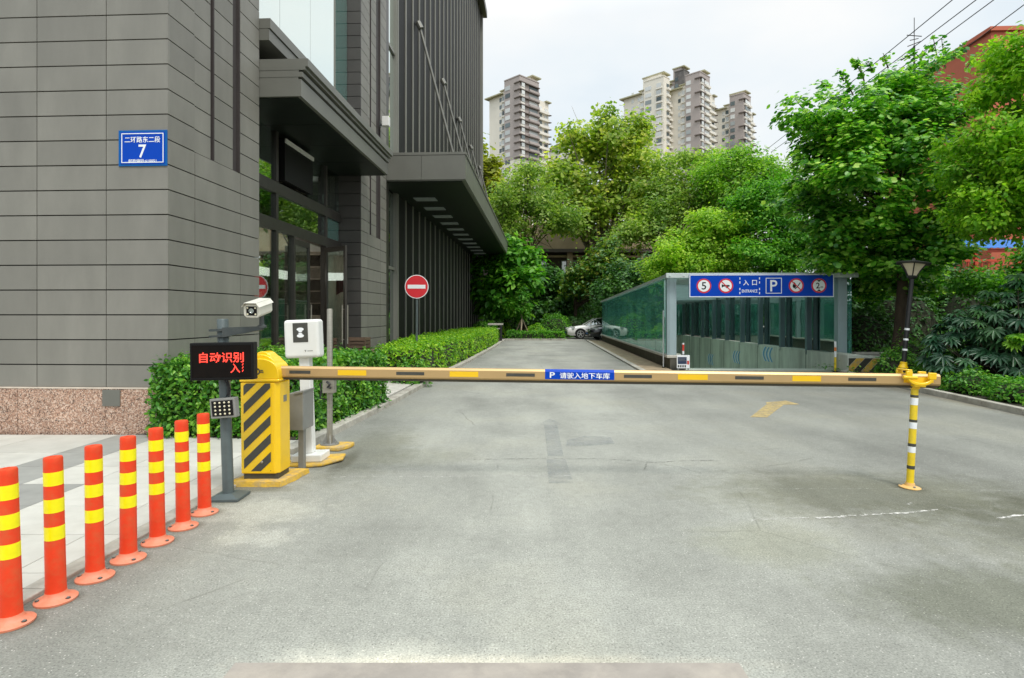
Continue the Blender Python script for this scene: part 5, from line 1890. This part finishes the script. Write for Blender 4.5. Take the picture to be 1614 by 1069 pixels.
# rounded clipped bushes behind the low hedge
random.seed(9)
for i, (px, py, Y, rp, lab, m) in enumerate([
        (764, 521, 38.5, 22, 'clipped round bush beside the louvred wall', 'green_leaf'),
        (792, 519, 39.5, 18, 'clipped round bush left of the staked sapling', 'hedge_light_leaf'),
        (845, 520, 38.0, 18, 'bright clipped round bush right of the staked sapling', 'hedge_light_leaf'),
        (875, 511, 41.0, 30, 'wide dark bush left of the white car', 'green_leaf'),
        (905, 515, 43.0, 26, 'dim bush just above the white car', 'dark_leaf')]):
    c = P(px, py, Y)
    rr = rp / F * Y
    shrub('bush', lab, (c.x, Y, .04), rr, min(1.25 * rr, 2.2), 2600, .11, M[m], 40 + i, 'bushes at the end of the road', lump=.08)

# staked sapling
sg = tree('sapling', 'young staked sapling in front of the big leaved tree at the end of the road', 'tree', (.62, 37.6, .04),
          [bl(822, 480, 37.6, 15, 14, .6), bl(828, 462, 37.6, 10, 10, .5), bl(815, 490, 37.6, 8, 7, .4)], 60, 16, .3, .17, 'oval', M['green_leaf'], M['bark_pale'], .05, 1.5, 21, nlimb=8)
q = MB()
for a in (0.4, 2.5, 4.6):
    q.tube([(.65 * math.cos(a), .65 * math.sin(a), 0), (.04 * math.cos(a), .04 * math.sin(a), 1.25)], .035, 6)
q.build('stakes', M['stake'], sg)

# ---- trees at the far end of the road
tree('broadleaf_tree', 'dark green big leaved tree against the far end of the louvred wall', 'tree', (-.4, 40.5, .04),
     [bl(785, 430, 40, 38, 42, 1.6), bl(812, 405, 40, 28, 28, 1.5), bl(830, 440, 39.5, 22, 26, 1.4), bl(775, 470, 39.5, 26, 26, 1.4), bl(800, 480, 39.5, 30, 18, 1.3)],
     330, 22, .75, .42, 'oval', M['green_leaf'], M['bark'], .14, 3.2, 31, up=1.0, droop=.4)
tree('camellia_tree', 'dense glossy tree with yellowish new leaves left of the glass canopy', 'tree', (4.7, 44, .04),
     [bl(945, 435, 43, 42, 36, 1.8), bl(960, 400, 43, 26, 26, 1.5), bl(985, 440, 42.5, 34, 34, 1.8), bl(912, 452, 43, 26, 30, 1.5), bl(1010, 455, 42, 40, 30, 1.8)],
     420, 26, .7, .26, 'oval', M['camellia_leaf'], M['bark'], .14, 2.6, 32)
tree('evergreen_tree', 'dim dark evergreen tree in front of the beige building', 'tree', (2.6, 47, .04),
     [bl(862, 455, 47, 45, 40, 2.0), bl(895, 470, 47, 45, 32, 2.0), bl(870, 490, 46, 60, 26, 1.8)],
     380, 24, .9, .30, 'oval', M['dark_leaf'], M['bark'], .15, 2.5, 33)
PG = 'tall trees behind the end of the road'
tree('plane_tree', 'tallest pale green plane tree, its top before the gap between the towers', 'tree', (8.3, 55, .04),
     [bl(950, 235, 55, 55, 50, 3.0), bl(985, 222, 56, 36, 34, 2.6), bl(918, 225, 55, 30, 34, 2.4), bl(930, 290, 54, 75, 48, 3.4), bl(1000, 270, 55, 46, 48, 3.0), bl(960, 330, 54, 78, 32, 3.2), bl(953, 178, 55, 16, 12, 1.0), bl(885, 300, 54, 36, 46, 2.2), bl(1015, 318, 54, 44, 30, 2.4), bl(900, 345, 53, 44, 24, 2.2), bl(1012, 205, 56, 16, 24, 1.6)],
     1000, 19, 1.1, .27, 'round', M['plane_leaf'], M['bark_pale'], .26, 7.0, 34, PG, nlimb=30, shell=(.15, 1.0), lumps=34)
tree('plane_tree', 'grey green tree spreading above the tip of the dark canopy', 'tree', (.9, 50, .04),
     [bl(815, 300, 50, 50, 42, 2.8), bl(790, 330, 50, 34, 26, 2.4), bl(850, 318, 50, 40, 24, 2.6), bl(835, 270, 50, 22, 14, 1.5), bl(880, 345, 49, 42, 24, 2.2), bl(805, 362, 49, 30, 20, 1.8)],
     600, 20, 1.0, .26, 'oval', M['grey_leaf'], M['bark'], .17, 5.6, 35, PG, nlimb=26, shell=(.15, 1.0), lumps=34)
tree('plane_tree', 'yellow leaved tree peeping out behind the louvred wing', 'tree', (-3.2, 60, .04),
     [bl(758, 280, 60, 34, 52, 2.4), bl(778, 300, 60, 22, 36, 2.0), bl(770, 335, 60, 30, 30, 2.0)],
     230, 24, 1.1, .34, 'round', M['yellow_leaf'], M['bark'], .2, 8.0, 36, PG)
tree('plane_tree', 'mid green airy tree below the double tower', 'tree', (13.9, 51, .04),
     [bl(1060, 285, 51, 52, 42, 2.8), bl(1100, 258, 51, 38, 24, 2.2), bl(1050, 335, 50, 52, 36, 2.8), bl(1110, 310, 50, 46, 36, 2.6), bl(1020, 360, 49, 44, 26, 2.2), bl(985, 372, 49, 30, 18, 1.8)],
     700, 24, 1.0, .27, 'oval', M['grey_leaf'], M['bark'], .2, 6.5, 37, PG, nlimb=26, shell=(.15, 1.0), lumps=34)
tree('plane_tree', 'fresh green feathery tree below the right hand tower', 'tree', (18.5, 47, .04),
     [bl(1165, 262, 47, 56, 32, 2.6), bl(1205, 290, 46, 40, 34, 2.4), bl(1130, 290, 47, 40, 36, 2.4), bl(1180, 325, 46, 60, 38, 2.8), bl(1235, 275, 46, 20, 16, 1.4)],
     700, 22, .95, .24, 'oval', M['feather_leaf'], M['bark'], .2, 6.5, 38, PG, nlimb=26, shell=(.15, 1.0), lumps=34)

# ---- bushy trees above the garage
tree('privet_tree', 'rounded bushy tree with bright yellow green tips behind the entrance sign', 'tree', (10.9, 31, .04),
     [bl(1110, 385, 31, 60, 42, 2.0), bl(1075, 410, 31, 42, 32, 1.8), bl(1150, 375, 31, 46, 44, 1.9), bl(1120, 352, 31, 36, 22, 1.5), bl(1040, 425, 32, 34, 20, 1.4), bl(1160, 415, 30, 46, 26, 1.8)],
     1250, 28, .5, .15, 'oval', M['light_leaf'], M['bark'], .14, 2.6, 41, shell=(.35, 1.0), lumps=22)
tree('privet_tree', 'dark green bushy tree between the yellow green tree and the big round leaved tree', 'tree', (14.0, 30, .04),
     [bl(1200, 340, 30, 50, 46, 2.0), bl(1235, 310, 30, 36, 36, 1.8), bl(1195, 395, 29, 50, 36, 1.9), bl(1250, 370, 29, 46, 48, 1.9), bl(1275, 400, 29, 50, 40, 1.8), bl(1235, 415, 29, 50, 30, 1.6), bl(1175, 310, 30, 26, 22, 1.4)],
     1000, 28, .55, .15, 'oval', M['green_leaf'], M['bark'], .14, 3.0, 42, shell=(.3, 1.0), lumps=18)
tree('evergreen_tree', 'dark understorey tree behind the glass canopy roof', 'tree', (7.6, 38.5, .04),
     [bl(1010, 440, 38, 50, 36, 1.8), bl(960, 470, 38.5, 34, 34, 1.6), bl(1040, 460, 38, 40, 34, 1.6)],
     420, 26, .65, .22, 'oval', M['dark_leaf'], M['bark'], .12, 2.3, 43)

# ---- the big trees on the right
base = P(1412, 590, 16.2)
spr = []
for (px, py, ex, ey) in ((1360, 120, 1344, 92), (1362, 128, 1352, 90), (1480, 105, 1470, 55), (1490, 108, 1484, 60), (1465, 110, 1438, 78), (1500, 95, 1520, 66), (1310, 140, 1292, 128), (1278, 165, 1262, 155), (1330, 128, 1322, 112), (1420, 95, 1440, 84), (1262, 215, 1240, 208), (1268, 250, 1246, 262), (1400, 108, 1392, 84), (1345, 150, 1330, 122), (1290, 190, 1268, 180), (1450, 95, 1462, 78), (1520, 110, 1540, 88), (1260, 330, 1238, 338), (1375, 112, 1368, 96)):
    spr.append((P(px, py, 16), P(ex, ey, 16), 26))
tree('orchid_tree', 'big spreading tree with round leaves standing behind the street lamp', 'tree', (base.x, 16.2, .05),
     [bl(1390, 190, 16.2, 100, 70, 1.9), bl(1310, 220, 16, 58, 70, 1.7), bl(1440, 185, 16.5, 58, 56, 1.7), bl(1350, 290, 15.8, 92, 66, 1.9), bl(1450, 280, 15.8, 72, 66, 1.8),
      bl(1310, 350, 15.8, 56, 52, 1.6), bl(1390, 360, 15.6, 84, 50, 1.8), bl(1455, 350, 15.6, 46, 40, 1.5), bl(1350, 405, 15.8, 70, 24, 1.4), bl(1430, 130, 16.4, 60, 30, 1.3), bl(1300, 405, 16.2, 44, 22, 1.3), bl(1425, 415, 15.6, 60, 24, 1.3), bl(1365, 425, 16.8, 50, 18, 1.3), bl(1455, 410, 15.8, 44, 26, 1.4), bl(1380, 455, 17.2, 46, 18, 1.2), bl(1445, 445, 16.6, 40, 22, 1.2), bl(1275, 290, 16, 30, 46, 1.2)],
     2300, 22, .36, .105, 'round', M['round_leaf'], M['bark'], .15, 3.4, 51, up=1.0, rnd=.5, flat=.45, nlimb=34, shell=(.15, 1.0), sprays=spr, lean=(.15, 0))
tree('camphor_tree', 'bright yellow green tree hanging in from the right edge of the photo', 'tree', (11.6, 12.2, .06),
     [bl(1590, 200, 12.2, 62, 76, 1.4), bl(1560, 290, 12.2, 56, 62, 1.3), bl(1620, 290, 12, 60, 80, 1.4), bl(1600, 110, 12.4, 46, 56, 1.2), bl(1560, 150, 12.6, 34, 30, .8), bl(1548, 352, 12.2, 26, 16, .6), bl(1545, 240, 12.4, 34, 42, 1.0), bl(1625, 345, 12, 44, 30, 1.1), bl(1660, 200, 12.2, 60, 100, 1.4), bl(1535, 330, 12.2, 30, 26, .8)],
     1100, 28, .30, .10, 'oval', M['bright_leaf'], M['bark'], .12, 3.3, 52, up=.7, rnd=.8, nlimb=24, shell=(.15, 1.0), droop=.5)

tree('evergreen_tree', 'dark evergreen filling the gap behind the street lamp and the round leaved tree', 'tree', (15.2, 21.5, .05),
     [bl(1370, 470, 21, 50, 34, 1.4), bl(1440, 455, 21, 60, 40, 1.5), bl(1510, 465, 20.5, 60, 32, 1.4), bl(1400, 505, 20.5, 60, 26, 1.2), bl(1330, 500, 20, 34, 26, 1.0), bl(1350, 405, 21, 46, 30, 1.3), bl(1470, 425, 21, 40, 30, 1.2)],
     620, 26, .5, .14, 'oval', M['dark_leaf'], M['bark'], .13, 2.2, 54, nlimb=18)
tree('camphor_tree', 'leafy mid green tree low at the right edge, over the fingered shrub', 'tree', (13.4, 14.2, .05),
     [bl(1590, 452, 14, 56, 26, 1.1), bl(1650, 430, 14, 56, 50, 1.3), bl(1610, 475, 13.6, 50, 26, 1.0)],
     480, 26, .36, .10, 'oval', M['green_leaf'], M['bark'], .10, 2.0, 55, nlimb=14, droop=.4)

# big palmate-leaved shrub at the right
rng = np.random.default_rng(61)
fa = thing('fatsia_shrub', 'large dark shrub of big fingered leaves at the right edge behind the boom end', 'shrub', (10.0, 11.6, .06))
n = 900
d = unit(rng, n)
d[:, 2] = np.abs(d[:, 2])
cen = np.array([[0, 0, .35], [1.0, .3, .45], [-.6, .3, .25], [1.9, .2, .5], [.4, -.35, .1], [1.4, -.5, .15]])
rad = np.array([[1.0, .9, 1.9], [1.1, .9, 2.25], [.95, .8, 1.4], [1.1, 1.0, 2.4], [.9, .6, 1.1], [1.0, .7, 1.2]])
ci = rng.integers(0, 6, n)
rr = 1 - rng.exponential(.08, n)
pos = cen[ci] + d * rad[ci] * rr[:, None]
nor = d * .55 + np.array([0, -.35, .8]) + unit(rng, n) * .28
tip = d * .9 + np.array([0, -.5, -.55]) + unit(rng, n) * .35
leaf_mesh('foliage', pos, nor, tip, rng.uniform(.17, .30, n), 'palm', M['palm_leaf'], fa)
q = MB()
for i in range(90):
    q.tube([(rng.uniform(-.3, 1.6), rng.uniform(-.1, .3), 0), tuple(pos[i * 8] * np.array([.6, .6, .5])), tuple(pos[i * 8])], [.02, .014, .006], 5)
q.build('stems', M['bark_pale'], fa)
q = MB()
q.lathe([(.6, 0), (.75, .3), (.6, .62), (.25, .78), (0, .8)], 10)
q.v = [(x * 1.6 + .7, y * .8 + .5, z * 1.9) for x, y, z in q.v]
q.build('branches', M['twig'], fa, smooth=80)
n = 16
lt = unit(rng, n) * .10 + np.array([-.62, -.62, .98])
leaf_mesh('young_leaves', lt, np.tile([[0, -.3, 1.0]], (n, 1)) + unit(rng, n) * .4, unit(rng, n) + np.array([0, -.4, 0]), rng.uniform(.12, .2, n), 'palm', M['bright_leaf'], fa)

# shrubs along the right kerb
k = 0
for (x, y, rx, ry, h, m, lab) in [
        (8.95, 13.7, .5, .5, .62, 'hedge_leaf', 'low green bush just behind the foot of the street lamp'),
        (8.95, 12.2, .55, .6, .55, 'hedge_leaf', 'low green bush just behind the boom end'),
        (8.62, 11.0, .5, .6, .42, 'hedge_leaf', 'low green bush right of the boom end at the kerb'),
        (8.55, 9.9, .5, .6, .40, 'green_leaf', 'low scrubby bush by the kerb, left of the frame edge pair'),
        (8.45, 8.8, .55, .6, .50, 'hedge_leaf', 'low green bush cut by the right edge of the photo'),
        (9.3, 9.9, .7, .7, .66, 'hedge_leaf', 'bush behind the scrubby one, under the fingered leaves at the right edge'),
        (9.95, 14.6, .7, .7, .95, 'hedge_leaf', 'taller green bush between the striped block and the lamp'),
        (10.6, 13.4, .9, .7, .8, 'dark_leaf', 'dim bush behind the lamp, under the fingered shrub')]:
    shrub('bush', lab, (x, y, .06), (rx, ry), h, 1500, .065, M[m], 70 + k, 'bushes along the right kerb', lump=.2)
    k += 1
for (x, y, rx, ry, h, m, lab) in [
        (10.6, 17.9, 1.2, .8, 1.9, 'dark_leaf', 'dark bush right of the garage canopy, behind the low wall'),
        (12.2, 18.4, 1.6, .9, 2.7, 'dark_leaf', 'dark bush behind the trunk of the round leaved tree'),
        (14.8, 18.8, 1.8, .9, 3.0, 'dark_leaf', 'dark bush right of the trunk of the round leaved tree'),
        (17.6, 19.0, 1.7, .9, 2.5, 'dark_leaf', 'dark bush at the right edge behind the fingered shrub'),
        (11.0, 20.5, 1.1, 1.6, 2.3, 'dark_leaf', 'dark bush outside the right glass side of the garage, nearest one'),
        (11.6, 24.5, 1.3, 2.0, 2.5, 'dark_leaf', 'dark bush outside the right glass side of the garage, middle one'),
        (12.0, 29.5, 1.3, 2.4, 2.6, 'dark_leaf', 'dark bush outside the right glass side of the garage, farthest one')]:
    shrub('bush', lab, (x, y, .05), (rx, ry), h, 2600, .12, M[m], 70 + k, 'dark bushes by the garage', lump=.15)
    k += 1

# undergrowth that reads as one mass behind everything
rng = np.random.default_rng(77)
n = 16000
px_ = np.column_stack([rng.uniform(-9, 40, n), rng.uniform(0, 2.5, n), rng.beta(1.2, 1.5, n) * 4.6])
px_[:, 1] += 52 - px_[:, 0] * .10 + np.sin(px_[:, 0] * .9) * .8
px_[:, 2] *= .75 + .25 * np.sin(px_[:, 0] * .55 + 1) * np.sin(px_[:, 0] * 1.7)
th_ = leaf_mesh('thicket', px_, unit(rng, n) * .7 + np.array([0, -.7, .6]), unit(rng, n), rng.uniform(.25, .5, n), 'oval', M['dark_leaf'])
tag(th_, kind='stuff')
n = 5200
gx = np.column_stack([rng.uniform(8.2, 16, n), rng.uniform(5.5, 16.5, n), np.full(n, .06)])
gx = gx[(gx[:, 0] > 7.95 + .06 * (gx[:, 1] - 8.9)) & (gx[:, 1] > 5)]
n = len(gx)
gx[:, 2] += rng.exponential(.05, n)
gc = leaf_mesh('ground_cover', gx, unit(rng, n) * .6 + np.array([0, 0, .9]), unit(rng, n), rng.uniform(.05, .11, n), 'oval', M['hedge_leaf'])
tag(gc, kind='stuff')
n = 1500
gx = np.column_stack([rng.uniform(-2.72, -1.9, n), rng.uniform(7.0, 12.9, n), np.full(n, .05)])
gx = gx[(gx[:, 0] < -2.38 + (gx[:, 1] - 6.3) * .085) & ((gx[:, 1] < 9.9) | (gx[:, 1] > 12.6))]
n = len(gx)
gx[:, 2] += rng.exponential(.03, n)
tag(leaf_mesh('ground_cover', gx, unit(rng, n) * .6 + np.array([0, 0, .9]), unit(rng, n), rng.uniform(.03, .07, n), 'oval', M['hedge_leaf']), kind='stuff')

# ------------------------------------------------------------------ walls, fence and buildings behind
gw = thing('retaining_wall', 'dim grey brown retaining wall behind the undergrowth at the end of the road', 'wall', (-9, 55.5, 0))
MB().box(0, 36, 0, .4, -.2, 3.2).box(-.1, 36.1, -.05, .45, 3.2, 3.35).build('wall', M['brownwall'], gw)
bb = thing('beige_hall', 'long beige low building with a row of small holes in its parapet, behind the trees', 'building', (-4.5, 61, 0))
q = MB()
q.box(0, 28, .6, 14, 0, 8.2)
q.build('wall', M['brownwall'], bb)
q = MB()
q.box(-.4, 28.4, 0, .5, 8.4, 10.9)
x = -.4
q.box(-.4, 28.4, 0, .5, 11.5, 11.75)
i = 0
while x < 28.3:
    q.box(x, x + .42, .0, .5, 10.9, 11.5)
    x += .72
q.build('parapet', M['beige'], bb)
MB().box(-.6, 28.6, -.35, .7, 8.05, 8.4).build('eave', M['brownwall'], bb)
MB().box(-.5, 28.5, -.05, .6, 7.55, 7.75).build('cornice', M['beige'], bb)
for i in range(4):
    MB().box(2.6 + 7.6 * i, 3.15 + 7.6 * i, -.15, .6, 0, 8.05).build('pilaster', M['beige'], bb)
for i in range(6):
    w = MB().box(3.6 + 2.55 * i + (1 if i > 1 else 0), 5.5 + 2.55 * i + (1 if i > 1 else 0), .52, .6, 5.2, 7.2).build('window', M['glass_dark'], bb)
    MB().frame(3.55 + 2.55 * i + (1 if i > 1 else 0), 5.55 + 2.55 * i + (1 if i > 1 else 0), 5.15, 7.25, .08, .52, .05).build('window_frame', M['garage_alu'], w)
MB().frame(3.9, 6.4, 3.6, 4.95, .09, .5, .05).box(5.9, 6.35, .45, .5, 3.7, 4.9).build('sign_frame', M['sign_white'], bb)

rb_ = thing('red_building', 'terracotta red building rising behind the trees at the right edge', 'building', L(21.9, 30.0), -TH)
MB().box(0, 30, 0, 9, 0, 15.4).build('wall', M['redwall'], rb_)
MB().box(-.12, 30, -.12, 9.1, 15.4, 15.6).build('roof_edge', M['redwall'], rb_)
MB().box(3.2, 3.26, -.03, 0, 0, 15.4).box(7.6, 7.66, -.03, 0, 0, 15.4).build('drain_pipe', M['redsteel'], rb_)
for i in range(5):
    for z in (6.4, 10.2):
        w = MB().box(2.0 + 3.6 * i, 3.4 + 3.6 * i, -.05, -.01, z, z + 1.7).build('window', M['glass_dark'], rb_)
        MB().frame(1.94 + 3.6 * i, 3.46 + 3.6 * i, z - .06, z + 1.76, .07, -.05, .05).build('window_frame', M['redsteel'], w)
aw = thing('blue_awning', 'blue sheet metal awning on red posts in front of the red building', 'awning', tuple(P(1500, 600, 25))[:2] + (0,), -TH)
q = MB()
z = 1.5 + (498 - 392) / F * 25
for i in range(24):
    x = .25 * i
    q.extrude([(x, 0, z), (x + .125, 0, z + .03), (x + .125, 2.6, z + .68), (x, 2.6, z + .65)], (0, 0, .02))
    q.extrude([(x + .125, 0, z + .03), (x + .25, 0, z), (x + .25, 2.6, z + .65), (x + .125, 2.6, z + .68)], (0, 0, .02))
q.build('roof_sheet', M['awning'], aw)
q = MB()
for x in (.15, 1.1, 2.8, 4.6):
    q.box(x - .07, x + .07, .1, .24, 0, z)
q.box(0, 6, .12, .22, z - .55, z - .45).box(0, 6, .12, .2, z - 1.05, z - .98).box(0, 6, .1, .24, z - .14, z)
for i in range(20):
    q.box(.2 + .28 * i, .24 + .28 * i, .14, .18, z - 1.0, z - .5)
q.build('frame', M['redsteel'], aw)
fw = thing('yard_wall', 'beige yard wall behind the street lamp and the tree trunk', 'wall', tuple(P(1345, 600, 24))[:2] + (0,), -TH + R(6))
MB().box(0, 14, 0, .3, 0, 2.9).box(-.05, 14.05, -.05, .35, 2.9, 3.0).build('wall', M['yardwall'], fw)
fe = thing('iron_fence', 'black iron railing in front of the beige yard wall', 'fence', tuple(P(1335, 600, 21.5))[:2] + (0,), -TH + R(6))
q = MB()
q.box(0, 7, -.02, .02, .5, .55).box(0, 7, -.02, .02, 1.75, 1.80)
for i in range(48):
    q.box(.145 * i, .145 * i + .02, -.012, .012, .05, 2.1)
q.build('railing', M['iron'], fe)
q = MB()
for i in range(4):
    q.box(2.3 * i - .04, 2.3 * i + .04, -.04, .04, 0, 2.25)
q.build('post', M['iron'], fe)


# ------------------------------------------------------------------ residential towers
def unit_tower(root, A, P_, corner, la, lb, H, style, seed=0, floors=16, rot=R(45), fh=3.0, win_budget=None):
    """one block: its near corner at `corner`, face A runs back-left for la metres, face B back-right for lb metres"""
    rng = random.Random(seed)
    ua = Vector((-math.cos(rot), math.sin(rot), 0))
    ub = Vector((math.sin(rot), math.cos(rot), 0))
    c0 = Vector((corner[0], corner[1], 0))

    def pt(a, b, z):
        p = c0 + ua * a + ub * b
        return Vector((p.x, p.y, z))

    def blk(mb, a0, a1, b0, b1, z0, z1, mi=0):
        return mb.extrude([pt(a0, b0, z0), pt(a1, b0, z0), pt(a1, b1, z0), pt(a0, b1, z0)], (0, 0, z1 - z0), mi)

    q = MB()
    main, other = {'pale': ('tower_pale', 'tower_pale'), 'dark': ('tower_shade', 'tower_brown')}.get(style, ('tower_brown', 'tower_pale'))
    zs = H - 3.0 * 11 if style == 'corner' else 0
    a_m, b_m = (la * .46, lb * .60) if style == 'corner' else (la * .46, lb * .54)
    blk(q, 0, a_m, 0, b_m, max(0, zs), H)
    if zs > 0:
        blk(q, 0.01, a_m - .01, 0.01, b_m - .01, 0, zs, 1)
    blk(q, a_m, la, 1.2, lb * .8, 0, H - 4.5, 1)
    blk(q, 1.5, la * .7, b_m, lb, 0, H - 6.0, 1)
    blk(q, 2.5, a_m + 2, b_m - 2.5, b_m + 1.5, H - 6, H + 2.6, 1)
    q.build('wall', [M[main], M[other]], root)
    # roofs and eaves
    q = MB()
    blk(q, a_m + 1.8, la + 1.6, -.2, lb * .8, H - 4.5, H - 4.0)
    blk(q, a_m - .2, a_m + 3.2, .4, 4, H - 3.2, H - 2.8)
    blk(q, a_m, a_m + 2.6, 1.0, 4, H - 4.5, H - 3.2, 1)
    blk(q, 1.0, a_m + 2.4, b_m - 2.8, b_m + 2.6, H + 2.6, H + 3.1)
    blk(q, .6, la * .7, lb - 2.2, lb + 1.0, H - 6.0, H - 5.5)
    blk(q, -.15, a_m + .1, -.15, b_m + .1, H, H + .4, 2)
    q.build('roof', [M['tower_eave'], M[other], M[main]], root)
    # per-floor parts
    wins = []

    def piece(name, m, *a):
        q = MB()
        blk(q, *a)
        P_.append((name, m, q))
    for i in range(floors):
        z = H - 4.2 - fh * i
        if z < 30:
            break
        # face A (left): window strip on the main block and on the pale block
        wins.append((('A', a_m * .62, a_m * .93, 0), z, z + 1.7))
        if z < H - 6:
            wins.append((('A', a_m + 1.0, a_m + 2.4, 1.2), z, z + 1.8))
            wins.append((('A', a_m + 2.8, a_m + 4.0, 1.2), z, z + 1.6))
            piece('balcony', 'tower_white', a_m + .6, a_m + 2.6, .75, 1.2, z - .7, z - .1)
        if style == 'pale':
            wins.append((('A', a_m * .10, a_m * .34, -.35), z, z + 1.7))
            piece('balcony', 'tower_white', a_m * .06, a_m * .38, -.5, .0, z - .8, z - .05)
            wins.append((('A', a_m + 6.0, a_m + 7.2, 1.2), z, z + 1.6))
        # face B (right): glazed corner bay, recessed balconies
        if style in ('corner', 'brown'):
            piece('balcony', 'tower_white', -.6, .0, .5, 2.4, z - .9, z - .05)
            wins.append((('B', .6, 2.3, -.6), z - .05, z + 1.5))
            if i % 2 == 0 or style == 'corner':
                piece('floor_slab', 'tower_slab', -.85, .0, -.5, b_m * (.98 if style == 'corner' else .45), z + 1.6, z + 1.95)
                piece('floor_slab', 'tower_slab', 0, a_m * .33, -.5, 0, z + 1.6, z + 1.95)
        wins.append((('B', b_m * .48, b_m * .92, .02), z - .3, z + 1.7))
        piece('balcony', 'tower_brown' if style == 'corner' and i < 11 else 'tower_white', -.9, .0, b_m * .45, b_m * .96, z - 1.0, z - .1)
        if z < H - 7.5:
            wins.append((('B', b_m + 1.2, b_m + 3.4, 1.48), z - .2, z + 1.8))
            piece('balcony', 'tower_white', .4, 1.5, b_m + .8, lb - .5, z - 1.1, z - .1)
            wins.append((('B', lb - 2.6, lb - .8, 1.48), z - .1, z + 1.5))
            piece('floor_slab', 'tower_slab', .2, 1.5, lb - .4, lb + .7, z - 1.2, z - 1.0)
        if i % 2 == 1:
            piece('floor_slab', 'tower_slab', la, la + .8, 2, 5, z, z + .3)
    for (face, u0, u1, dpt), z0, z1 in wins:
        q = MB()
        if face == 'A':
            blk(q, u0, u1, dpt - .12, dpt + .05, z0, z1)
        else:
            blk(q, dpt - .12, dpt + .05, u0, u1, z0, z1)
        A.append(q)


def tower(label, units, seed):
    c = units[0][0]
    t = thing('residential_tower', label, 'tower block', (0, 0, 0), group='residential towers in the distance')
    A, P_ = [], []
    for k, (corner, la, lb, H, style) in enumerate(units):
        unit_tower(t, A, P_, corner, la, lb, H, style, seed + k)
    cnt = {}
    over = {}
    for name, m, q in P_:
        cnt[name] = cnt.get(name, 0) + 1
        if cnt[name] <= 98:
            q.build(name, M[m], t)
        else:
            over.setdefault((name, m), MB()).add([Vector(v) for v in q.v], q.f)
    for (name, m), q in over.items():
        tag(q.build(name, M[m], t), kind='stuff')
    random.Random(seed).shuffle(A)
    rest = MB()
    for k, q in enumerate(A):
        if k < 96:
            q.build('window', M['tower_glass'], t)
        else:
            rest.add([Vector(v) for v in q.v], q.f)
    if rest.v:
        tag(rest.build('windows', M['tower_glass'], t), kind='stuff')
    return t


def tc_(px, Y):
    return ((px - 807) / F * Y, Y)


def hz(py, Y):
    return EYE + (498 - py) / F * Y


tower('cream and brown tower block standing alone at the left, just right of the louvred wing', [(tc_(819, 235), 19, 19, hz(119, 235), 'corner')], 1)
tower('widest tower block, cream wing at its left and brown wing at its right', [(tc_(1046, 252), 21, 9, hz(120, 252), 'pale'), (tc_(1103, 248), 14.5, 16.5, hz(113, 248), 'brown'), (tc_(1078, 262), 10, 9, hz(110, 262), 'dark')], 5)
tower('lower brown tower block at the right end of the towers', [(tc_(1172, 262), 14, 14, hz(147, 262), 'brown')], 9)
lt_ = tower('pale low rise block peeping between the left tower and the tall plane tree', [(tc_(900, 300), 16, 12, hz(212, 300), 'pale')], 13)

# ------------------------------------------------------------------ antenna and power lines
an = thing('antenna_mast', 'thin aerial mast with short cross arms above the big tree', 'antenna', tuple(P(1441, 300, 40))[:2] + (0,))
zt = hz(28, 40)
q = MB()
q.tube([(0, 0, 0), (0, 0, zt - 1.9)], .06, 8)
q.tube([(0, 0, zt - 1.9), (0, 0, zt)], .022, 6)
q.build('mast', M['wire'], an)
q = MB()
for z, a, w in ((zt - 1.5, .5, .5), (zt - 1.25, 2.4, .42), (zt - 1.0, .9, .3), (zt - 1.8, .0, .45), (zt - 2.3, .2, .4)):
    q.tube([(-w * math.cos(a), -w * math.sin(a), z - .15), (w * math.cos(a), w * math.sin(a), z + .2)], .03, 6)
q.build('cross_arms', M['wire'], an)
for i, (p0, p1, lab) in enumerate([((1508, -10, 20), (1195, 246, 46), 'leftmost of the four black power lines crossing the sky at the right'),
                                   ((1546, -10, 20), (1215, 240, 46), 'second from the left of the four black power lines at the right'),
                                   ((1574, -10, 20), (1240, 236, 46), 'third from the left of the four black power lines at the right'),
                                   ((1632, -10, 20), (1330, 214, 46), 'rightmost of the four black power lines, passing over the red building')]):
    a, b = P(*p0), P(*p1)
    a = a + (a - b) * .35
    pts = []
    for k in range(25):
        u = k / 24
        p = a.lerp(b, u)
        p.z -= 4 * .12 * u * (1 - u)
        pts.append(p)
    q = MB().tube(pts, .017, 6)
    tag(q.build('power_line', M['wire'], smooth=60), lab, 'cable', 'power lines over the trees')
